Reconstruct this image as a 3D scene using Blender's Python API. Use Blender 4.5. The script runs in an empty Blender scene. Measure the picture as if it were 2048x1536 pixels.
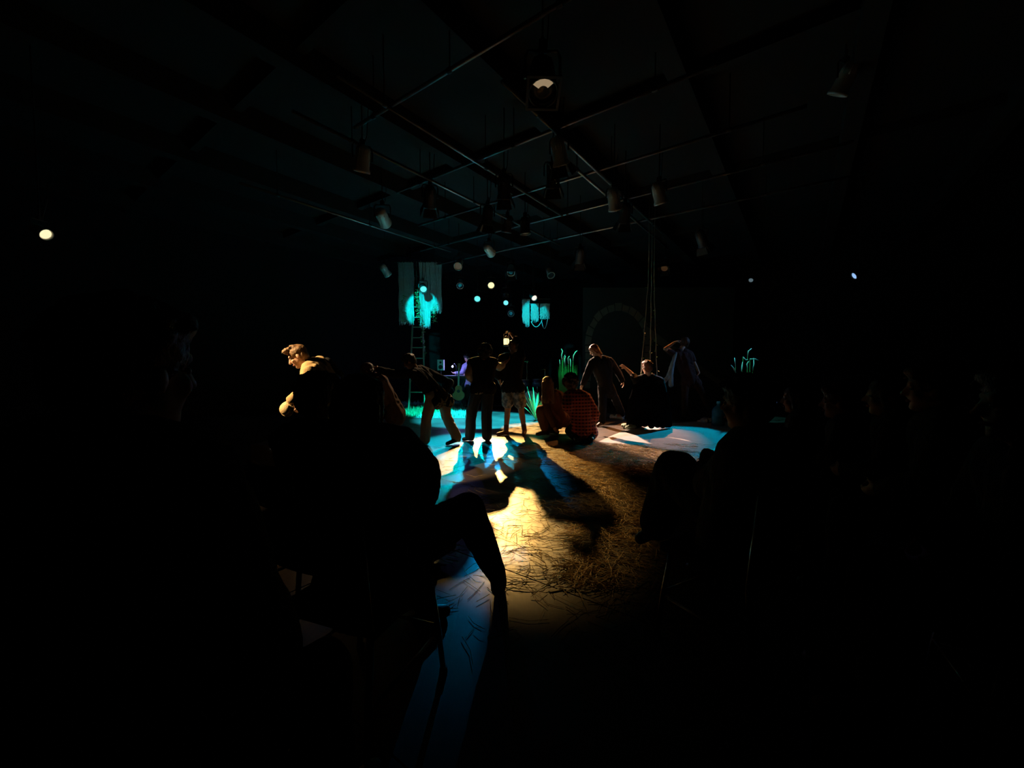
import bpy, math, random
from mathutils import Vector, Matrix, noise
random.seed(7)
V = Vector
PI = math.pi
SC = bpy.context.scene
COL = SC.collection

# ------------------------------------------------------------------ camera, world, exposure
FPX, CAM_H = 800.0, 1.32
PITCH = math.atan(36 / 800)
cam_d = bpy.data.cameras.new('camera'); cam = bpy.data.objects.new('camera', cam_d); COL.objects.link(cam)
cam_d.sensor_fit = 'HORIZONTAL'; cam_d.sensor_width = 36; cam_d.lens = 36 * FPX / 2048
cam_d.clip_start = 0.05; cam_d.clip_end = 100
cam.location = (0, 0, CAM_H); cam.rotation_euler = (PI / 2 - PITCH, 0, 0)
SC.camera = cam
world = bpy.data.worlds.new('world'); SC.world = world; world.use_nodes = True
world.node_tree.nodes['Background'].inputs[0].default_value = (0, 0, 0, 1)
world.node_tree.nodes['Background'].inputs[1].default_value = 0
SC.view_settings.view_transform = 'Standard'; SC.view_settings.look = 'None'
SC.view_settings.gamma = 1; SC.view_settings.exposure = 0.0
SC.view_settings.use_curve_mapping = False


def ray(px, py):
    xc = (px - 1024) / FPX; yc = (768 - py) / FPX
    c, s = math.cos(PITCH), math.sin(PITCH)
    return V((xc, c + s * yc, -s + c * yc))


def P(px, py, Y):
    d = ray(px, py); d *= Y / d.y
    return V((d.x, Y, CAM_H + d.z))


def G(px, py, z=0.0):
    d = ray(px, py); d *= (z - CAM_H) / d.z
    return V((d.x, d.y, z))


# the stage lamps: (pixel x, pixel y, distance) of the lens, aim point, colour, watts, full cone angle, edge softness
LAMPS = {
    'warm_key':   ((982, 568, 12.5), (-.05, 5.65, 0), (1.0, .56, .15), 7800, 19, .6),
    'cyan_curtain': ((846, 575, 11.9), (-.75, 6.6, 0), (.0, .62, .85), 800, 15, .5),
    'cyan_a':     ((955, 595, 12.5), (-.85, 6.3, 0), (.0, .72, .90), 1200, 17, .5),
    'cyan_b':     ((1012, 604, 13.0), (-.42, 5.1, 0), (.0, .36, .85), 1800, 15.5, .8),
    'rose_white': ((1066, 593, 12.4), (2.65, 7.2, 0), (1.0, .64, .45), 6000, 22, .2),
    'cyan_right': ((1503, 558, 11.5), (2.9, 7.3, 0), (.0, .5, .85), 1400, 19, .3),
    'side_warm':  ((80, 462, 4.7), (-2.42, 4.4, 1.2), (1.0, .66, .28), 180, 14, .4),
    'added_front_warm': ((-5.9, 2.7, 4.35, 'world'), (-2.42, 4.38, 1.2), (1.0, .66, .30), 4200, 13, .35),  # added lamp outside the frame, there to light the tan-jacketed performer
    'warm_rim':   ((918, 528, 10.5), (-1.8, 6.6, .9), (1.0, .66, .36), 420, 20, .5),
    'side_blue':  ((1718, 547, 9.0), (3.6, 9.6, 1.2), (.25, .5, 1.0), 120, 30, .5),
    'orange_back': ((1330, 532, 11.6), (2.6, 8.6, .9), (1.0, .33, .08), 1000, 32, .6),
    'teal_reed':  ((1160, 512, 9.3), (1.5, 11.0, 1.5), (.05, .95, .62), 420, 16, .4),
    'teal_turf':  ((860, 395, 6.8), (-2.4, 11.2, 0), (.0, .85, .62), 3600, 17, .5),
    'cyan_moss':  ((765, 435, 8.0), (-2.78, 12.55, 3.08), (.0, .80, .90), 1700, 14.2, .25),
    'cyan_fringe': ((978, 500, 9.4), (.72, 12.9, 2.95), (.0, .80, .90), 700, 14, .3),
    'teal_right': ((1403, 478, 8.2), (5.3, 9.2, 1.55), (.1, .8, .85), 260, 16, .5),
    'amber_gobo': ((1050, 453, 8.2), (.62, 8.5, 0), (1.0, .62, .22), 13000, 25, .15),
    'cyan_down':  ((1015, 450, 8.6), (-.75, 9.8, 0), (.02, .66, 1.0), 11000, 42, .3),
}


def lamp_at(q): return V(q[:3]) if len(q) == 4 else P(*q)



# ------------------------------------------------------------------ materials
MATS = {}


def mat(name, col, rough=.8, metal=0.0, bump=0.0, bscale=60, var=0.0, vscale=8, spec=.5, emit=None, estr=0, trans=0):
    if name in MATS: return MATS[name]
    m = bpy.data.materials.new(name); m.use_nodes = True
    nt = m.node_tree; b = nt.nodes['Principled BSDF']
    c = (col[0], col[1], col[2], 1)
    b.inputs['Base Color'].default_value = c
    b.inputs['Roughness'].default_value = rough; b.inputs['Metallic'].default_value = metal
    b.inputs['Specular IOR Level'].default_value = spec
    if trans: b.inputs['Transmission Weight'].default_value = trans
    if emit:
        b.inputs['Emission Color'].default_value = (*emit, 1); b.inputs['Emission Strength'].default_value = estr
    tc = None
    if var or bump:
        tc = nt.nodes.new('ShaderNodeTexCoord')
    if var:
        n = nt.nodes.new('ShaderNodeTexNoise'); n.inputs['Scale'].default_value = vscale; n.inputs['Detail'].default_value = 4
        r = nt.nodes.new('ShaderNodeMix'); r.data_type = 'RGBA'
        r.inputs[6].default_value = tuple(max(0, x * (1 - var)) for x in col) + (1,)
        r.inputs[7].default_value = tuple(min(1, x * (1 + var)) for x in col) + (1,)
        nt.links.new(tc.outputs['Object'], n.inputs['Vector']); nt.links.new(n.outputs['Fac'], r.inputs[0])
        nt.links.new(r.outputs[2], b.inputs['Base Color'])
    if bump:
        n = nt.nodes.new('ShaderNodeTexNoise'); n.inputs['Scale'].default_value = bscale; n.inputs['Detail'].default_value = 3
        bp = nt.nodes.new('ShaderNodeBump'); bp.inputs['Strength'].default_value = bump; bp.inputs['Distance'].default_value = .01
        nt.links.new(tc.outputs['Object'], n.inputs['Vector']); nt.links.new(n.outputs['Fac'], bp.inputs['Height'])
        nt.links.new(bp.outputs['Normal'], b.inputs['Normal'])
    MATS[name] = m
    return m


def pattern_mat(name, c1, c2, c3, scale, kind='plaid', rough=.9):
    """woven or printed cloth: plaid lines or blotches"""
    m = bpy.data.materials.new(name); m.use_nodes = True; MATS[name] = m
    nt = m.node_tree; b = nt.nodes['Principled BSDF']; b.inputs['Roughness'].default_value = rough
    tc = nt.nodes.new('ShaderNodeTexCoord')
    if kind == 'plaid':
        prev = None
        for ax, cc in (('X', c2), ('Z', c3)):
            w = nt.nodes.new('ShaderNodeTexWave'); w.wave_type = 'BANDS'; w.bands_direction = ax
            w.inputs['Scale'].default_value = scale; w.inputs['Distortion'].default_value = .6
            rp = nt.nodes.new('ShaderNodeValToRGB'); rp.color_ramp.elements[0].position = .55; rp.color_ramp.elements[1].position = .7
            mx = nt.nodes.new('ShaderNodeMix'); mx.data_type = 'RGBA'
            nt.links.new(tc.outputs['Object'], w.inputs['Vector']); nt.links.new(w.outputs['Fac'], rp.inputs['Fac'])
            nt.links.new(rp.outputs['Color'], mx.inputs[0])
            if prev is None: mx.inputs[6].default_value = (*c1, 1)
            else: nt.links.new(prev.outputs[2], mx.inputs[6])
            mx.inputs[7].default_value = (*cc, 1); prev = mx
        nt.links.new(prev.outputs[2], b.inputs['Base Color'])
    else:
        v = nt.nodes.new('ShaderNodeTexNoise'); v.inputs['Scale'].default_value = scale; v.inputs['Detail'].default_value = 2
        rp = nt.nodes.new('ShaderNodeValToRGB')
        e = rp.color_ramp.elements; e[0].position = .42; e[0].color = (*c1, 1); e[1].position = .55; e[1].color = (*c2, 1)
        x = e.new(.68); x.color = (*c3, 1)
        nt.links.new(tc.outputs['Object'], v.inputs['Vector']); nt.links.new(v.outputs['Fac'], rp.inputs['Fac'])
        nt.links.new(rp.outputs['Color'], b.inputs['Base Color'])
    return m


BLACK = mat('black_paint', (.012, .012, .013), .85)
BLACKMETAL = mat('black_metal', (.02, .02, .022), .45, .0, spec=.5)
STEEL = mat('steel', (.55, .55, .56), .25, 1.0)
SKIN = mat('skin', (.52, .30, .20), .55, bump=.1, bscale=120, var=.08)
SKIN_D = mat('skin_tan', (.38, .21, .13), .55, bump=.1, bscale=120, var=.08)
EYE = mat('eye_white', (.5, .48, .45), .3)
IRIS = mat('eye_iris', (.03, .02, .015), .2)
LIP = mat('lip', (.42, .14, .11), .5)
H_BLACK = mat('hair_black', (.012, .009, .008), .5, bump=.6, bscale=140, var=.4, vscale=60)
H_BROWN = mat('hair_brown', (.075, .035, .018), .5, bump=.6, bscale=140, var=.4, vscale=60)
H_LIGHT = mat('hair_light_brown', (.22, .12, .055), .5, bump=.6, bscale=140, var=.4, vscale=60)
H_AUBURN = mat('hair_auburn', (.16, .045, .018), .5, bump=.6, bscale=140, var=.4, vscale=60)
H_BLOND = mat('hair_dark_blond', (.24, .14, .06), .5, bump=.6, bscale=140, var=.4, vscale=60)


def cloth(name, col, bump=.35): return mat(name, col, .9, bump=bump, bscale=90, var=.15, vscale=14, spec=.2)


# ------------------------------------------------------------------ mesh builder
ORG = {}


class MB:
    def __init__(s): s.v = []; s.f = []

    def add(s, vs, fs):
        n = len(s.v); s.v += [V(x) for x in vs]; s.f += [tuple(n + i for i in f) for f in fs]; return s

    def cap(s, p0, r0, p1, r1, seg=10, hem=3):
        p0 = V(p0); p1 = V(p1); ax = p1 - p0
        L = ax.length
        ax = ax.normalized() if L > 1e-6 else V((0, 0, 1))
        q = ax.to_track_quat('Z', 'Y'); vs = []; rings = []
        for k in range(hem + 1):
            a = -PI / 2 + PI / 2 * k / hem
            rings.append((p0, math.sin(a) * r0, math.cos(a) * r0))
        for k in range(hem + 1):
            a = PI / 2 * k / hem
            rings.append((p1, math.sin(a) * r1, math.cos(a) * r1))
        rings[0] = (rings[0][0], rings[0][1], r0 * .02); rings[-1] = (rings[-1][0], rings[-1][1], r1 * .02)
        for c, h, r in rings:
            for i in range(seg):
                t = 2 * PI * i / seg
                vs.append(c + q @ V((math.cos(t) * r, math.sin(t) * r, h)))
        fs = []
        for k in range(len(rings) - 1):
            for i in range(seg):
                j = (i + 1) % seg
                fs.append((k * seg + i, k * seg + j, (k + 1) * seg + j, (k + 1) * seg + i))
        fs.append(tuple(reversed(range(seg)))); fs.append(tuple((len(rings) - 1) * seg + i for i in range(seg)))
        return s.add(vs, fs)

    def ell(s, c, rad, M=None, seg=14, rings=9):
        vs = []; fs = []
        M = M or Matrix.Identity(3)
        for k in range(rings + 1):
            a = -PI / 2 + PI * k / rings
            for i in range(seg):
                t = 2 * PI * i / seg; ca = max(math.cos(a), .02)
                vs.append(V(c) + M @ V((rad[0] * ca * math.cos(t), rad[1] * ca * math.sin(t), rad[2] * math.sin(a))))
        for k in range(rings):
            for i in range(seg):
                j = (i + 1) % seg
                fs.append((k * seg + i, k * seg + j, (k + 1) * seg + j, (k + 1) * seg + i))
        fs.append(tuple(reversed(range(seg)))); fs.append(tuple(rings * seg + i for i in range(seg)))
        return s.add(vs, fs)

    def box(s, c, size, M=None):
        c = V(c); h = V(size) / 2; M = M or Matrix.Identity(3)
        vs = [c + M @ V((x * h.x, y * h.y, z * h.z)) for x in (-1, 1) for y in (-1, 1) for z in (-1, 1)]
        return s.add(vs, [(0, 1, 3, 2), (4, 6, 7, 5), (0, 4, 5, 1), (2, 3, 7, 6), (0, 2, 6, 4), (1, 5, 7, 3)])

    def beam(s, p0, p1, w, h, up=(0, 0, 1)):
        p0 = V(p0); p1 = V(p1); d = (p1 - p0); L = d.length; d.normalize()
        r = d.cross(V(up)).normalized(); u = r.cross(d)
        M = Matrix((r, d, u)).transposed()
        return s.box((p0 + p1) / 2, (w, L, h), M)

    def tube(s, pts, r, seg=8, closed=False):
        pts = [V(p) for p in pts]; n = len(pts); vs = []; fs = []
        rr = r if isinstance(r, (list, tuple)) else [r] * n
        up = V((0, 0, 1))
        prev = None
        for k in range(n):
            if closed: d = pts[(k + 1) % n] - pts[k - 1]
            else: d = pts[min(k + 1, n - 1)] - pts[max(k - 1, 0)]
            d = d.normalized() if d.length > 1e-9 else V((0, 0, 1))
            if prev is None:
                a = d.orthogonal().normalized()
            else:
                a = prev - d * prev.dot(d); a = a.normalized() if a.length > 1e-6 else d.orthogonal().normalized()
            prev = a; b = d.cross(a)
            for i in range(seg):
                t = 2 * PI * i / seg
                vs.append(pts[k] + (a * math.cos(t) + b * math.sin(t)) * rr[k])
        for k in range(n if closed else n - 1):
            k2 = (k + 1) % n
            for i in range(seg):
                j = (i + 1) % seg
                fs.append((k * seg + i, k * seg + j, k2 * seg + j, k2 * seg + i))
        if not closed:
            fs.append(tuple(reversed(range(seg)))); fs.append(tuple((n - 1) * seg + i for i in range(seg)))
        return s.add(vs, fs)

    def lathe(s, prof, c=(0, 0, 0), M=None, seg=20):
        """profile [(r, z)] revolved about z"""
        c = V(c); M = M or Matrix.Identity(3); vs = []; fs = []
        n = len(prof)
        for r, z in prof:
            for i in range(seg):
                t = 2 * PI * i / seg; vs.append(c + M @ V((max(r, .0005) * math.cos(t), max(r, .0005) * math.sin(t), z)))
        for k in range(n - 1):
            for i in range(seg):
                j = (i + 1) % seg
                fs.append((k * seg + i, k * seg + j, (k + 1) * seg + j, (k + 1) * seg + i))
        fs.append(tuple(reversed(range(seg)))); fs.append(tuple((n - 1) * seg + i for i in range(seg)))
        return s.add(vs, fs)

    def prism(s, pts, th):
        """closed polygon of 3-D points in one plane, thickened along vector th"""
        pts = [V(p) for p in pts]; n = len(pts); th = V(th)
        vs = pts + [p + th for p in pts]
        fs = [tuple(reversed(range(n))), tuple(range(n, 2 * n))]
        for i in range(n):
            j = (i + 1) % n; fs.append((i, j, n + j, n + i))
        return s.add(vs, fs)

    def mesh(s, name='m', org=None):
        me = bpy.data.meshes.new(name)
        o = V(org) if org is not None else V((0, 0, 0))
        me.from_pydata([tuple(v - o) for v in s.v], [], s.f)
        me.update(); me.validate()
        return me


def link(name, me, material, parent=None, smooth=False):
    o = bpy.data.objects.new(name, me); COL.objects.link(o)
    if material is not None:
        me.materials.clear(); me.materials.append(material)
    if smooth: me.polygons.foreach_set('use_smooth', [True] * len(me.polygons))
    if parent is not None:
        o.parent = parent; ORG[o.name] = ORG.get(parent.name, V((0, 0, 0)))
    else: ORG[o.name] = V((0, 0, 0))
    return o


def build(name, mb, material, parent=None, smooth=False):
    org = ORG.get(parent.name, V((0, 0, 0))) if parent is not None else V((0, 0, 0))
    return link(name, mb.mesh(name, org), material, parent, smooth)


def tag(o, label, cat=None, group=None, kind=None):
    if label: o['label'] = label
    if cat: o['category'] = cat
    if group: o['group'] = group
    if kind: o['kind'] = kind
    return o


def thing(name, label, cat, loc=(0, 0, 0), group=None):
    o = bpy.data.objects.new(name, None); COL.objects.link(o); o.location = loc; o.empty_display_size = .1
    ORG[o.name] = V(loc)
    return tag(o, label, cat, group)


def one(name, mb, material, label, cat, group=None, kind=None, smooth=False):
    """a thing that is one mesh, its origin at its base"""
    zs = min(v.z for v in mb.v); cx = sum(v.x for v in mb.v) / len(mb.v); cy = sum(v.y for v in mb.v) / len(mb.v)
    org = V((cx, cy, zs)); me = mb.mesh(name, org)
    o = link(name, me, material, None, smooth); o.location = org; ORG[o.name] = org
    return tag(o, label, cat, group, kind)


def copy_tree(o, parent=None):
    c = o.copy(); COL.objects.link(c); c.parent = parent
    for ch in o.children: copy_tree(ch, c)
    return c


def blob(mb, voxel=.012, smooth=3, fold=0.0, fscale=9.0, stretch=(1, 1, .45), org=None, seed=0):
    """one continuous skin over all the shapes in mb"""
    me = mb.mesh('tmp'); o = bpy.data.objects.new('tmp', me); COL.objects.link(o)
    r = o.modifiers.new('r', 'REMESH'); r.mode = 'VOXEL'; r.voxel_size = voxel
    if smooth:
        sm = o.modifiers.new('s', 'SMOOTH'); sm.factor = .5; sm.iterations = smooth
    dg = bpy.context.evaluated_depsgraph_get()
    out = bpy.data.meshes.new_from_object(o.evaluated_get(dg))
    bpy.data.objects.remove(o); bpy.data.meshes.remove(me)
    if fold:
        nrm = [v.normal.copy() for v in out.vertices]; sd = V((seed * 3.7, seed * 1.3, seed * 5.1))
        for v, n in zip(out.vertices, nrm):
            q = V((v.co.x * stretch[0], v.co.y * stretch[1], v.co.z * stretch[2])) * fscale + sd
            w = noise.noise_vector(q * .5)
            k = 1 - 2 * abs(noise.noise(q + w * 1.2)); v.co += n * (k * fold)
    if org is not None: out.transform(Matrix.Translation(-V(org)))
    return out


# ------------------------------------------------------------------ people
def hand_shapes(mb, w, d, n, curl=.5, side=1, s=1.0):
    """palm, four fingers of unequal length and a thumb; w wrist, d pointing direction, n palm normal"""
    d = d.normalized(); n = (n - d * n.dot(d)); n = n.normalized() if n.length > 1e-4 else d.orthogonal().normalized()
    t = d.cross(n) * side
    for k in range(4):
        off = t * ((k - 1.5) * .0195 * s)
        kn = w + d * (.088 - .004 * abs(k - 1)) * s + off
        mb.cap(w + d * .012 * s + off * .7, .0165 * s, kn, .0125 * s, 8, 2)
        L = (.070, .080, .074, .058)[k] * s
        a1 = curl * .9; a2 = curl * 1.9
        m = kn + (d * math.cos(a1) + n * math.sin(a1)) * L * .5 + off * .06
        e = m + (d * math.cos(a2) + n * math.sin(a2)) * L * .5
        mb.cap(kn, .0105 * s, m, .0095 * s, 8, 2); mb.cap(m, .0095 * s, e, .008 * s, 8, 2)
    b = w + d * .03 * s - t * .03 * s
    m = b + (d * .6 - t * .55 + n * .35 * (1 + curl)).normalized() * .04 * s
    e = m + (d * .85 - t * .1 + n * .5 * (1 + curl)).normalized() * .034 * s
    mb.cap(w + d * .02 * s - t * .015 * s, .017 * s, b, .015 * s, 8, 2); mb.cap(b, .0135 * s, m, .0115 * s, 8, 2); mb.cap(m, .0115 * s, e, .009 * s, 8, 2)


def head_frame(f, up):
    f = V(f).normalized(); up = V(up); up = (up - f * up.dot(f)).normalized(); r = f.cross(up)
    return Matrix((r, f, up)).transposed()


def hair_shapes(style, hc, M, s, rnd):
    """lists of shapes for the hair in the head's frame (x right, y to the face, z up)"""
    mb = MB(); W = lambda p: hc + M @ (V(p) * s)
    if style == 'short':
        mb.ell(W((0, -.018, .042)), (.089 * s, .105 * s, .088 * s), M)
        mb.ell(W((0, -.055, -.005)), (.082 * s, .062 * s, .08 * s), M)
        mb.ell(W((0, .055, .092)), (.068 * s, .05 * s, .034 * s), M)
        for k in range(46):
            a = rnd.uniform(0, 2 * PI); e = rnd.uniform(.15, 1.35)
            p = V((math.cos(a) * math.cos(e) * .088, math.sin(a) * math.cos(e) * .1 - .02, math.sin(e) * .09 + .04))
            q = p + V((rnd.uniform(-.02, .02), rnd.uniform(.0, .045), rnd.uniform(.0, .018)))
            mb.cap(W(p), .015 * s, W(q), .007 * s, 6, 2)
    elif style == 'tuft':                      # short back and sides, swept fringe over the brow
        mb.ell(W((0, -.02, .045)), (.086 * s, .1 * s, .085 * s), M)
        mb.ell(W((0, -.055, -.01)), (.078 * s, .055 * s, .075 * s), M)
        mb.ell(W((0, .045, .095)), (.064 * s, .052 * s, .042 * s), M)
        for k in range(60):
            x = rnd.uniform(-.06, .06); y = rnd.uniform(-.04, .08)
            mb.cap(W((x, y, .105)), .016 * s, W((x + rnd.uniform(-.03, .03), y + rnd.uniform(.015, .035), .11 + rnd.uniform(-.03, .03))), .007 * s, 6, 2)
    elif style == 'curly':
        mb.ell(W((0, -.02, .045)), (.1 * s, .115 * s, .1 * s), M)
        mb.ell(W((0, -.05, -.03)), (.095 * s, .075 * s, .09 * s), M)
        for k in range(150):
            a = rnd.uniform(0, 2 * PI); e = rnd.uniform(-.7, 1.5)
            p = V((math.cos(a) * math.cos(e) * .112, math.sin(a) * math.cos(e) * .12 - .03, math.sin(e) * .112 + .035))
            if p.y > .055 and p.z < .06: continue
            mb.ell(W(p), (rnd.uniform(.014, .026) * s,) * 3, M, 7, 5)
    elif style in ('long', 'mid'):
        L = -.36 if style == 'long' else -.14
        mb.ell(W((0, -.02, .04)), (.092 * s, .108 * s, .092 * s), M)
        mb.ell(W((0, -.05, -.03)), (.09 * s, .072 * s, .09 * s), M)
        for k in range(15):
            x = -.09 + .18 * k / 14; y = -.03 - .075 * math.sqrt(max(0, 1 - (x / .1) ** 2)) + .02
            mb.cap(W((x, y, .0)), .026 * s, W((x * 1.12 + rnd.uniform(-.012, .012), y - .01, L + rnd.uniform(-.035, .03))), .014 * s, 8, 2)
        for sx in (-1, 1):
            mb.cap(W((.055 * sx, .035, .085)), .02 * s, W((.082 * sx, .005, -.07)), .016 * s, 8, 2)
    elif style == 'cap':                       # knitted or pulled-back smooth hair with a bun
        mb.ell(W((0, -.02, .042)), (.088 * s, .104 * s, .09 * s), M)
        mb.ell(W((0, -.05, -.01)), (.08 * s, .058 * s, .078 * s), M)
        mb.ell(W((0, -.125, .07)), (.042 * s, .04 * s, .042 * s), M)
    return mb


def lateral(J):
    v = J['sr'] - J['sl']; return v.normalized()


def person(label, J, skin=SKIN, hair=('short', H_BROWN), top=None, bottom=None, shoes=None, vest=None, face=(0, 1, 0), hup=(0, 0, 1),
           s=1.0, hs=1.0, vox=.0095, cvox=.013, group=None, palms=None, curl=.5, base=None, hands=True, seed=1, facebits=True):
    """J: joints in the world. top = (material, sleeve, hem, looseness); bottom = (kind, material, thigh, knee, hem radius)"""
    rnd = random.Random(seed)
    J = {k: V(v) for k, v in J.items()}
    lat = lateral(J)
    if 'hl' not in J: J['hl'] = J['pel'] - lat * .085 * s + V((0, 0, -.03))
    if 'hr' not in J: J['hr'] = J['pel'] + lat * .085 * s + V((0, 0, -.03))
    for a, t in (('al', 'tl'), ('ar', 'tr')):
        J[a].z = max(J[a].z, .075); J[t].z = max(J[t].z, .032)
    base = V(base) if base is not None else V((J['pel'].x, J['pel'].y, 0))
    root = thing('person', label, 'person', base, group)
    # ---- body
    b = MB(); hc = J['head']; M = head_frame(face, hup); W = lambda p: hc + M @ (V(p) * hs)
    b.ell(W((0, -.012, .035)), (.076 * hs, .095 * hs, .086 * hs), M)
    b.ell(W((0, .022, -.04)), (.06 * hs, .066 * hs, .076 * hs), M)
    b.cap(W((0, .058, -.098)), .026 * hs, W((0, .03, -.092)), .04 * hs)
    b.cap(W((0, .088, .012)), .009 * hs, W((0, .108, -.03)), .0155 * hs)
    b.cap(W((-.035, .078, .025)), .014 * hs, W((.035, .078, .025)), .014 * hs)
    for sx in (-1, 1):
        b.ell(W((.079 * sx, -.008, -.018)), (.011 * hs, .022 * hs, .032 * hs), M, 8, 6)
        b.ell(W((.04 * sx, .062, -.03)), (.026 * hs, .02 * hs, .024 * hs), M, 8, 6)
    nb = J['neck']
    b.cap(W((0, -.025, -.06)), .055 * hs, nb, .062 * s)
    mid = nb.lerp(J['pel'], .5)
    for sd, hp in (('sl', 'hl'), ('sr', 'hr')):
        sh = J[sd]
        b.cap(nb, .058 * s, sh, .056 * s)
        b.cap(sh.lerp(nb, .38) + (J['pel'] - nb) * .12, .092 * s, J[hp].lerp(J['pel'], .35).lerp(mid, .35), .082 * s)
        b.cap(J[hp].lerp(J['pel'], .3).lerp(mid, .2), .09 * s, J[hp], .1 * s)
    b.cap(nb.lerp(J['pel'], .2), .1 * s, J['pel'], .11 * s)
    pal = palms or {}
    for sd, e, w, hk in (('sl', 'el', 'wl', 'l'), ('sr', 'er', 'wr', 'r')):
        b.cap(J[sd], .053 * s, J[e], .042 * s); b.cap(J[e], .042 * s, J[e].lerp(J[w], .35), .041 * s); b.cap(J[e].lerp(J[w], .3), .041 * s, J[w], .028 * s)
        d = J.get('h' + 'd' + hk); d = (d - J[w]) if d is not None else (J[w] - J[e])
        n = V(pal.get(hk, (nb + J['pel']) / 2 - J[w]))
        if hands: hand_shapes(b, J[w], d, n, curl, 1 if hk == 'l' else -1, s)
        else: b.cap(J[w], .03 * s, J[w] + d.normalized() * .09, .022 * s)
    for hp, k, a, t in (('hl', 'kl', 'al', 'tl'), ('hr', 'kr', 'ar', 'tr')):
        b.cap(J[hp], .092 * s, J[k], .058 * s); b.cap(J[k], .058 * s, J[k].lerp(J[a], .3), .06 * s); b.cap(J[k].lerp(J[a], .28), .06 * s, J[a], .038 * s)
        fd = (J[t] - J[a]); fd.z = 0; fd = fd.normalized() if fd.length > 1e-4 else V((0, 1, 0))
        b.cap(J[a], .038 * s, J[a] - fd * .035 + V((0, 0, -.04)), .034 * s); b.cap(J[a] + V((0, 0, -.02)), .036 * s, J[t], .027 * s)
    bo = link('body', blob(b, vox, 3, org=base), skin, root, True)
    # ---- face details
    if facebits:
        for sx in (-1, 1):
            e = MB(); e.ell(W((.031 * sx, .0745, .0)), (.0125 * hs, .0105 * hs, .0095 * hs), M, 10, 7); eo = build('eye', e, EYE, root, True)
            i = MB(); i.ell(W((.031 * sx, .082, .0)), (.0065 * hs, .004 * hs, .0065 * hs), M, 8, 6); build('iris', i, IRIS, eo, True)
        m = MB(); m.cap(W((-.018, .083, -.068)), .0065 * hs, W((0, .089, -.066)), .008 * hs, 8, 2); m.cap(W((.018, .083, -.068)), .0065 * hs, W((0, .089, -.066)), .008 * hs, 8, 2)
        build('mouth', m, LIP, root, True)
    # ---- hair
    if hair:
        link('hair', blob(hair_shapes(hair[0], hc, M, hs, rnd), .0085, 1, .005, 40, (1, 1, .6), base, seed), hair[1], root, True)
    # ---- bottom
    if bottom:
        kind, bm, rt, rk, rh = bottom; c = MB()
        c.cap(J['pel'] + (nb - J['pel']).normalized() * .06, .118 * s, J['pel'], .128 * s)
        for hp, k, a in (('hl', 'kl', 'al'), ('hr', 'kr', 'ar')):
            c.cap(J['pel'].lerp(J[hp], .5) + V((0, 0, .03)), .11 * s, J[hp], .112 * s)
            if kind == 'shorts':
                e = J[hp].lerp(J[k], .62); c.cap(J[hp], .112 * s, e, rt)
            elif kind == 'skirt':
                c.cap(J[hp], .13 * s, J[k], rk); c.cap(J['hl'].lerp(J['hr'], .5), .14 * s, J['kl'].lerp(J['kr'], .5), rk)
                c.cap(J[k], rk, J[k].lerp(J[a], .75), rh); c.cap(J['kl'].lerp(J['kr'], .5), rk, J['al'].lerp(J['ar'], .5).lerp(J['kl'].lerp(J['kr'], .5), .3), rh)
            else:
                an = J[a] + (J[k] - J[a]).normalized() * .02
                c.cap(J[hp], rt, J[k], rk); c.cap(J[k], rk, an, rh)
        link({'shorts': 'shorts', 'skirt': 'skirt'}.get(kind, 'trousers'), blob(c, cvox, 2, .009, 11, (1, 1, .55), base, seed + 1), bm, root, True)
    # ---- top
    def torso(c, inf, hem):
        dn = (J['pel'] - nb).normalized()
        for sd, hp in (('sl', 'hl'), ('sr', 'hr')):
            sh = J[sd]
            c.cap(nb.lerp(sh, .35), .06 * s + inf, sh, .054 * s + inf)
            c.cap(sh.lerp(nb, .38) + (J['pel'] - nb) * .12, .092 * s + inf, J[hp].lerp(J['pel'], .3).lerp(mid, .3), .092 * s + inf)
            c.cap(J[hp].lerp(J['pel'], .3).lerp(mid, .3), .092 * s + inf, J[hp] + dn * hem, .108 * s + inf)
        c.cap(nb.lerp(J['pel'], .2), .1 * s + inf, J['pel'] + dn * hem, .12 * s + inf)
    if top:
        tm, sleeve, hem, inf = top; c = MB(); torso(c, inf, hem)
        for sd, e, w in (('sl', 'el', 'wl'), ('sr', 'er', 'wr')):
            i2 = inf * .8 + .004
            if sleeve in ('long', 'short', 'rolled'):
                c.cap(J[sd], .054 * s + i2, J[sd].lerp(J[e], 1 if sleeve != 'short' else .6), .045 * s + i2)
            if sleeve == 'long': c.cap(J[e], .045 * s + i2, J[e].lerp(J[w], .93), .032 * s + i2)
            if sleeve == 'rolled': c.cap(J[e], .045 * s + i2, J[e].lerp(J[w], .35), .046 * s + i2)
        link('shirt', blob(c, cvox, 2, .010, 10, (1, 1, .6), base, seed + 2), tm, root, True)
    if vest:
        vm, hem, inf = vest; c = MB(); torso(c, inf, hem)
        link('vest', blob(c, cvox, 2, .006, 9, (1, 1, .5), base, seed + 3), vm, root, True)
    # ---- shoes
    if shoes:
        sm, boot = shoes
        for k, a, t in (('kl', 'al', 'tl'), ('kr', 'ar', 'tr')):
            c = MB(); fd = (J[t] - J[a]); fd.z = min(0, fd.z); f2 = V((fd.x, fd.y, 0)); f2 = f2.normalized() if f2.length > 1e-4 else V((0, 1, 0))
            up = (J[k] - J[a]).normalized()
            c.cap(J[a], .048 * s, J[a] - f2 * .03 + V((0, 0, -.035)), .04 * s); c.cap(J[a] + V((0, 0, -.02)), .046 * s, J[t] + f2 * .012, .035 * s)
            c.cap(J[a], .047 * s, J[a] + up * (boot if boot else .02), .05 * s)
            for v in c.v:
                if J[a].z < .2: v.z = max(v.z, .004)
            link('boot' if boot else 'shoe', blob(c, .0095, 2, .002, 30, (1, 1, 1), base, seed), sm, root, True)
    return root


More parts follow.
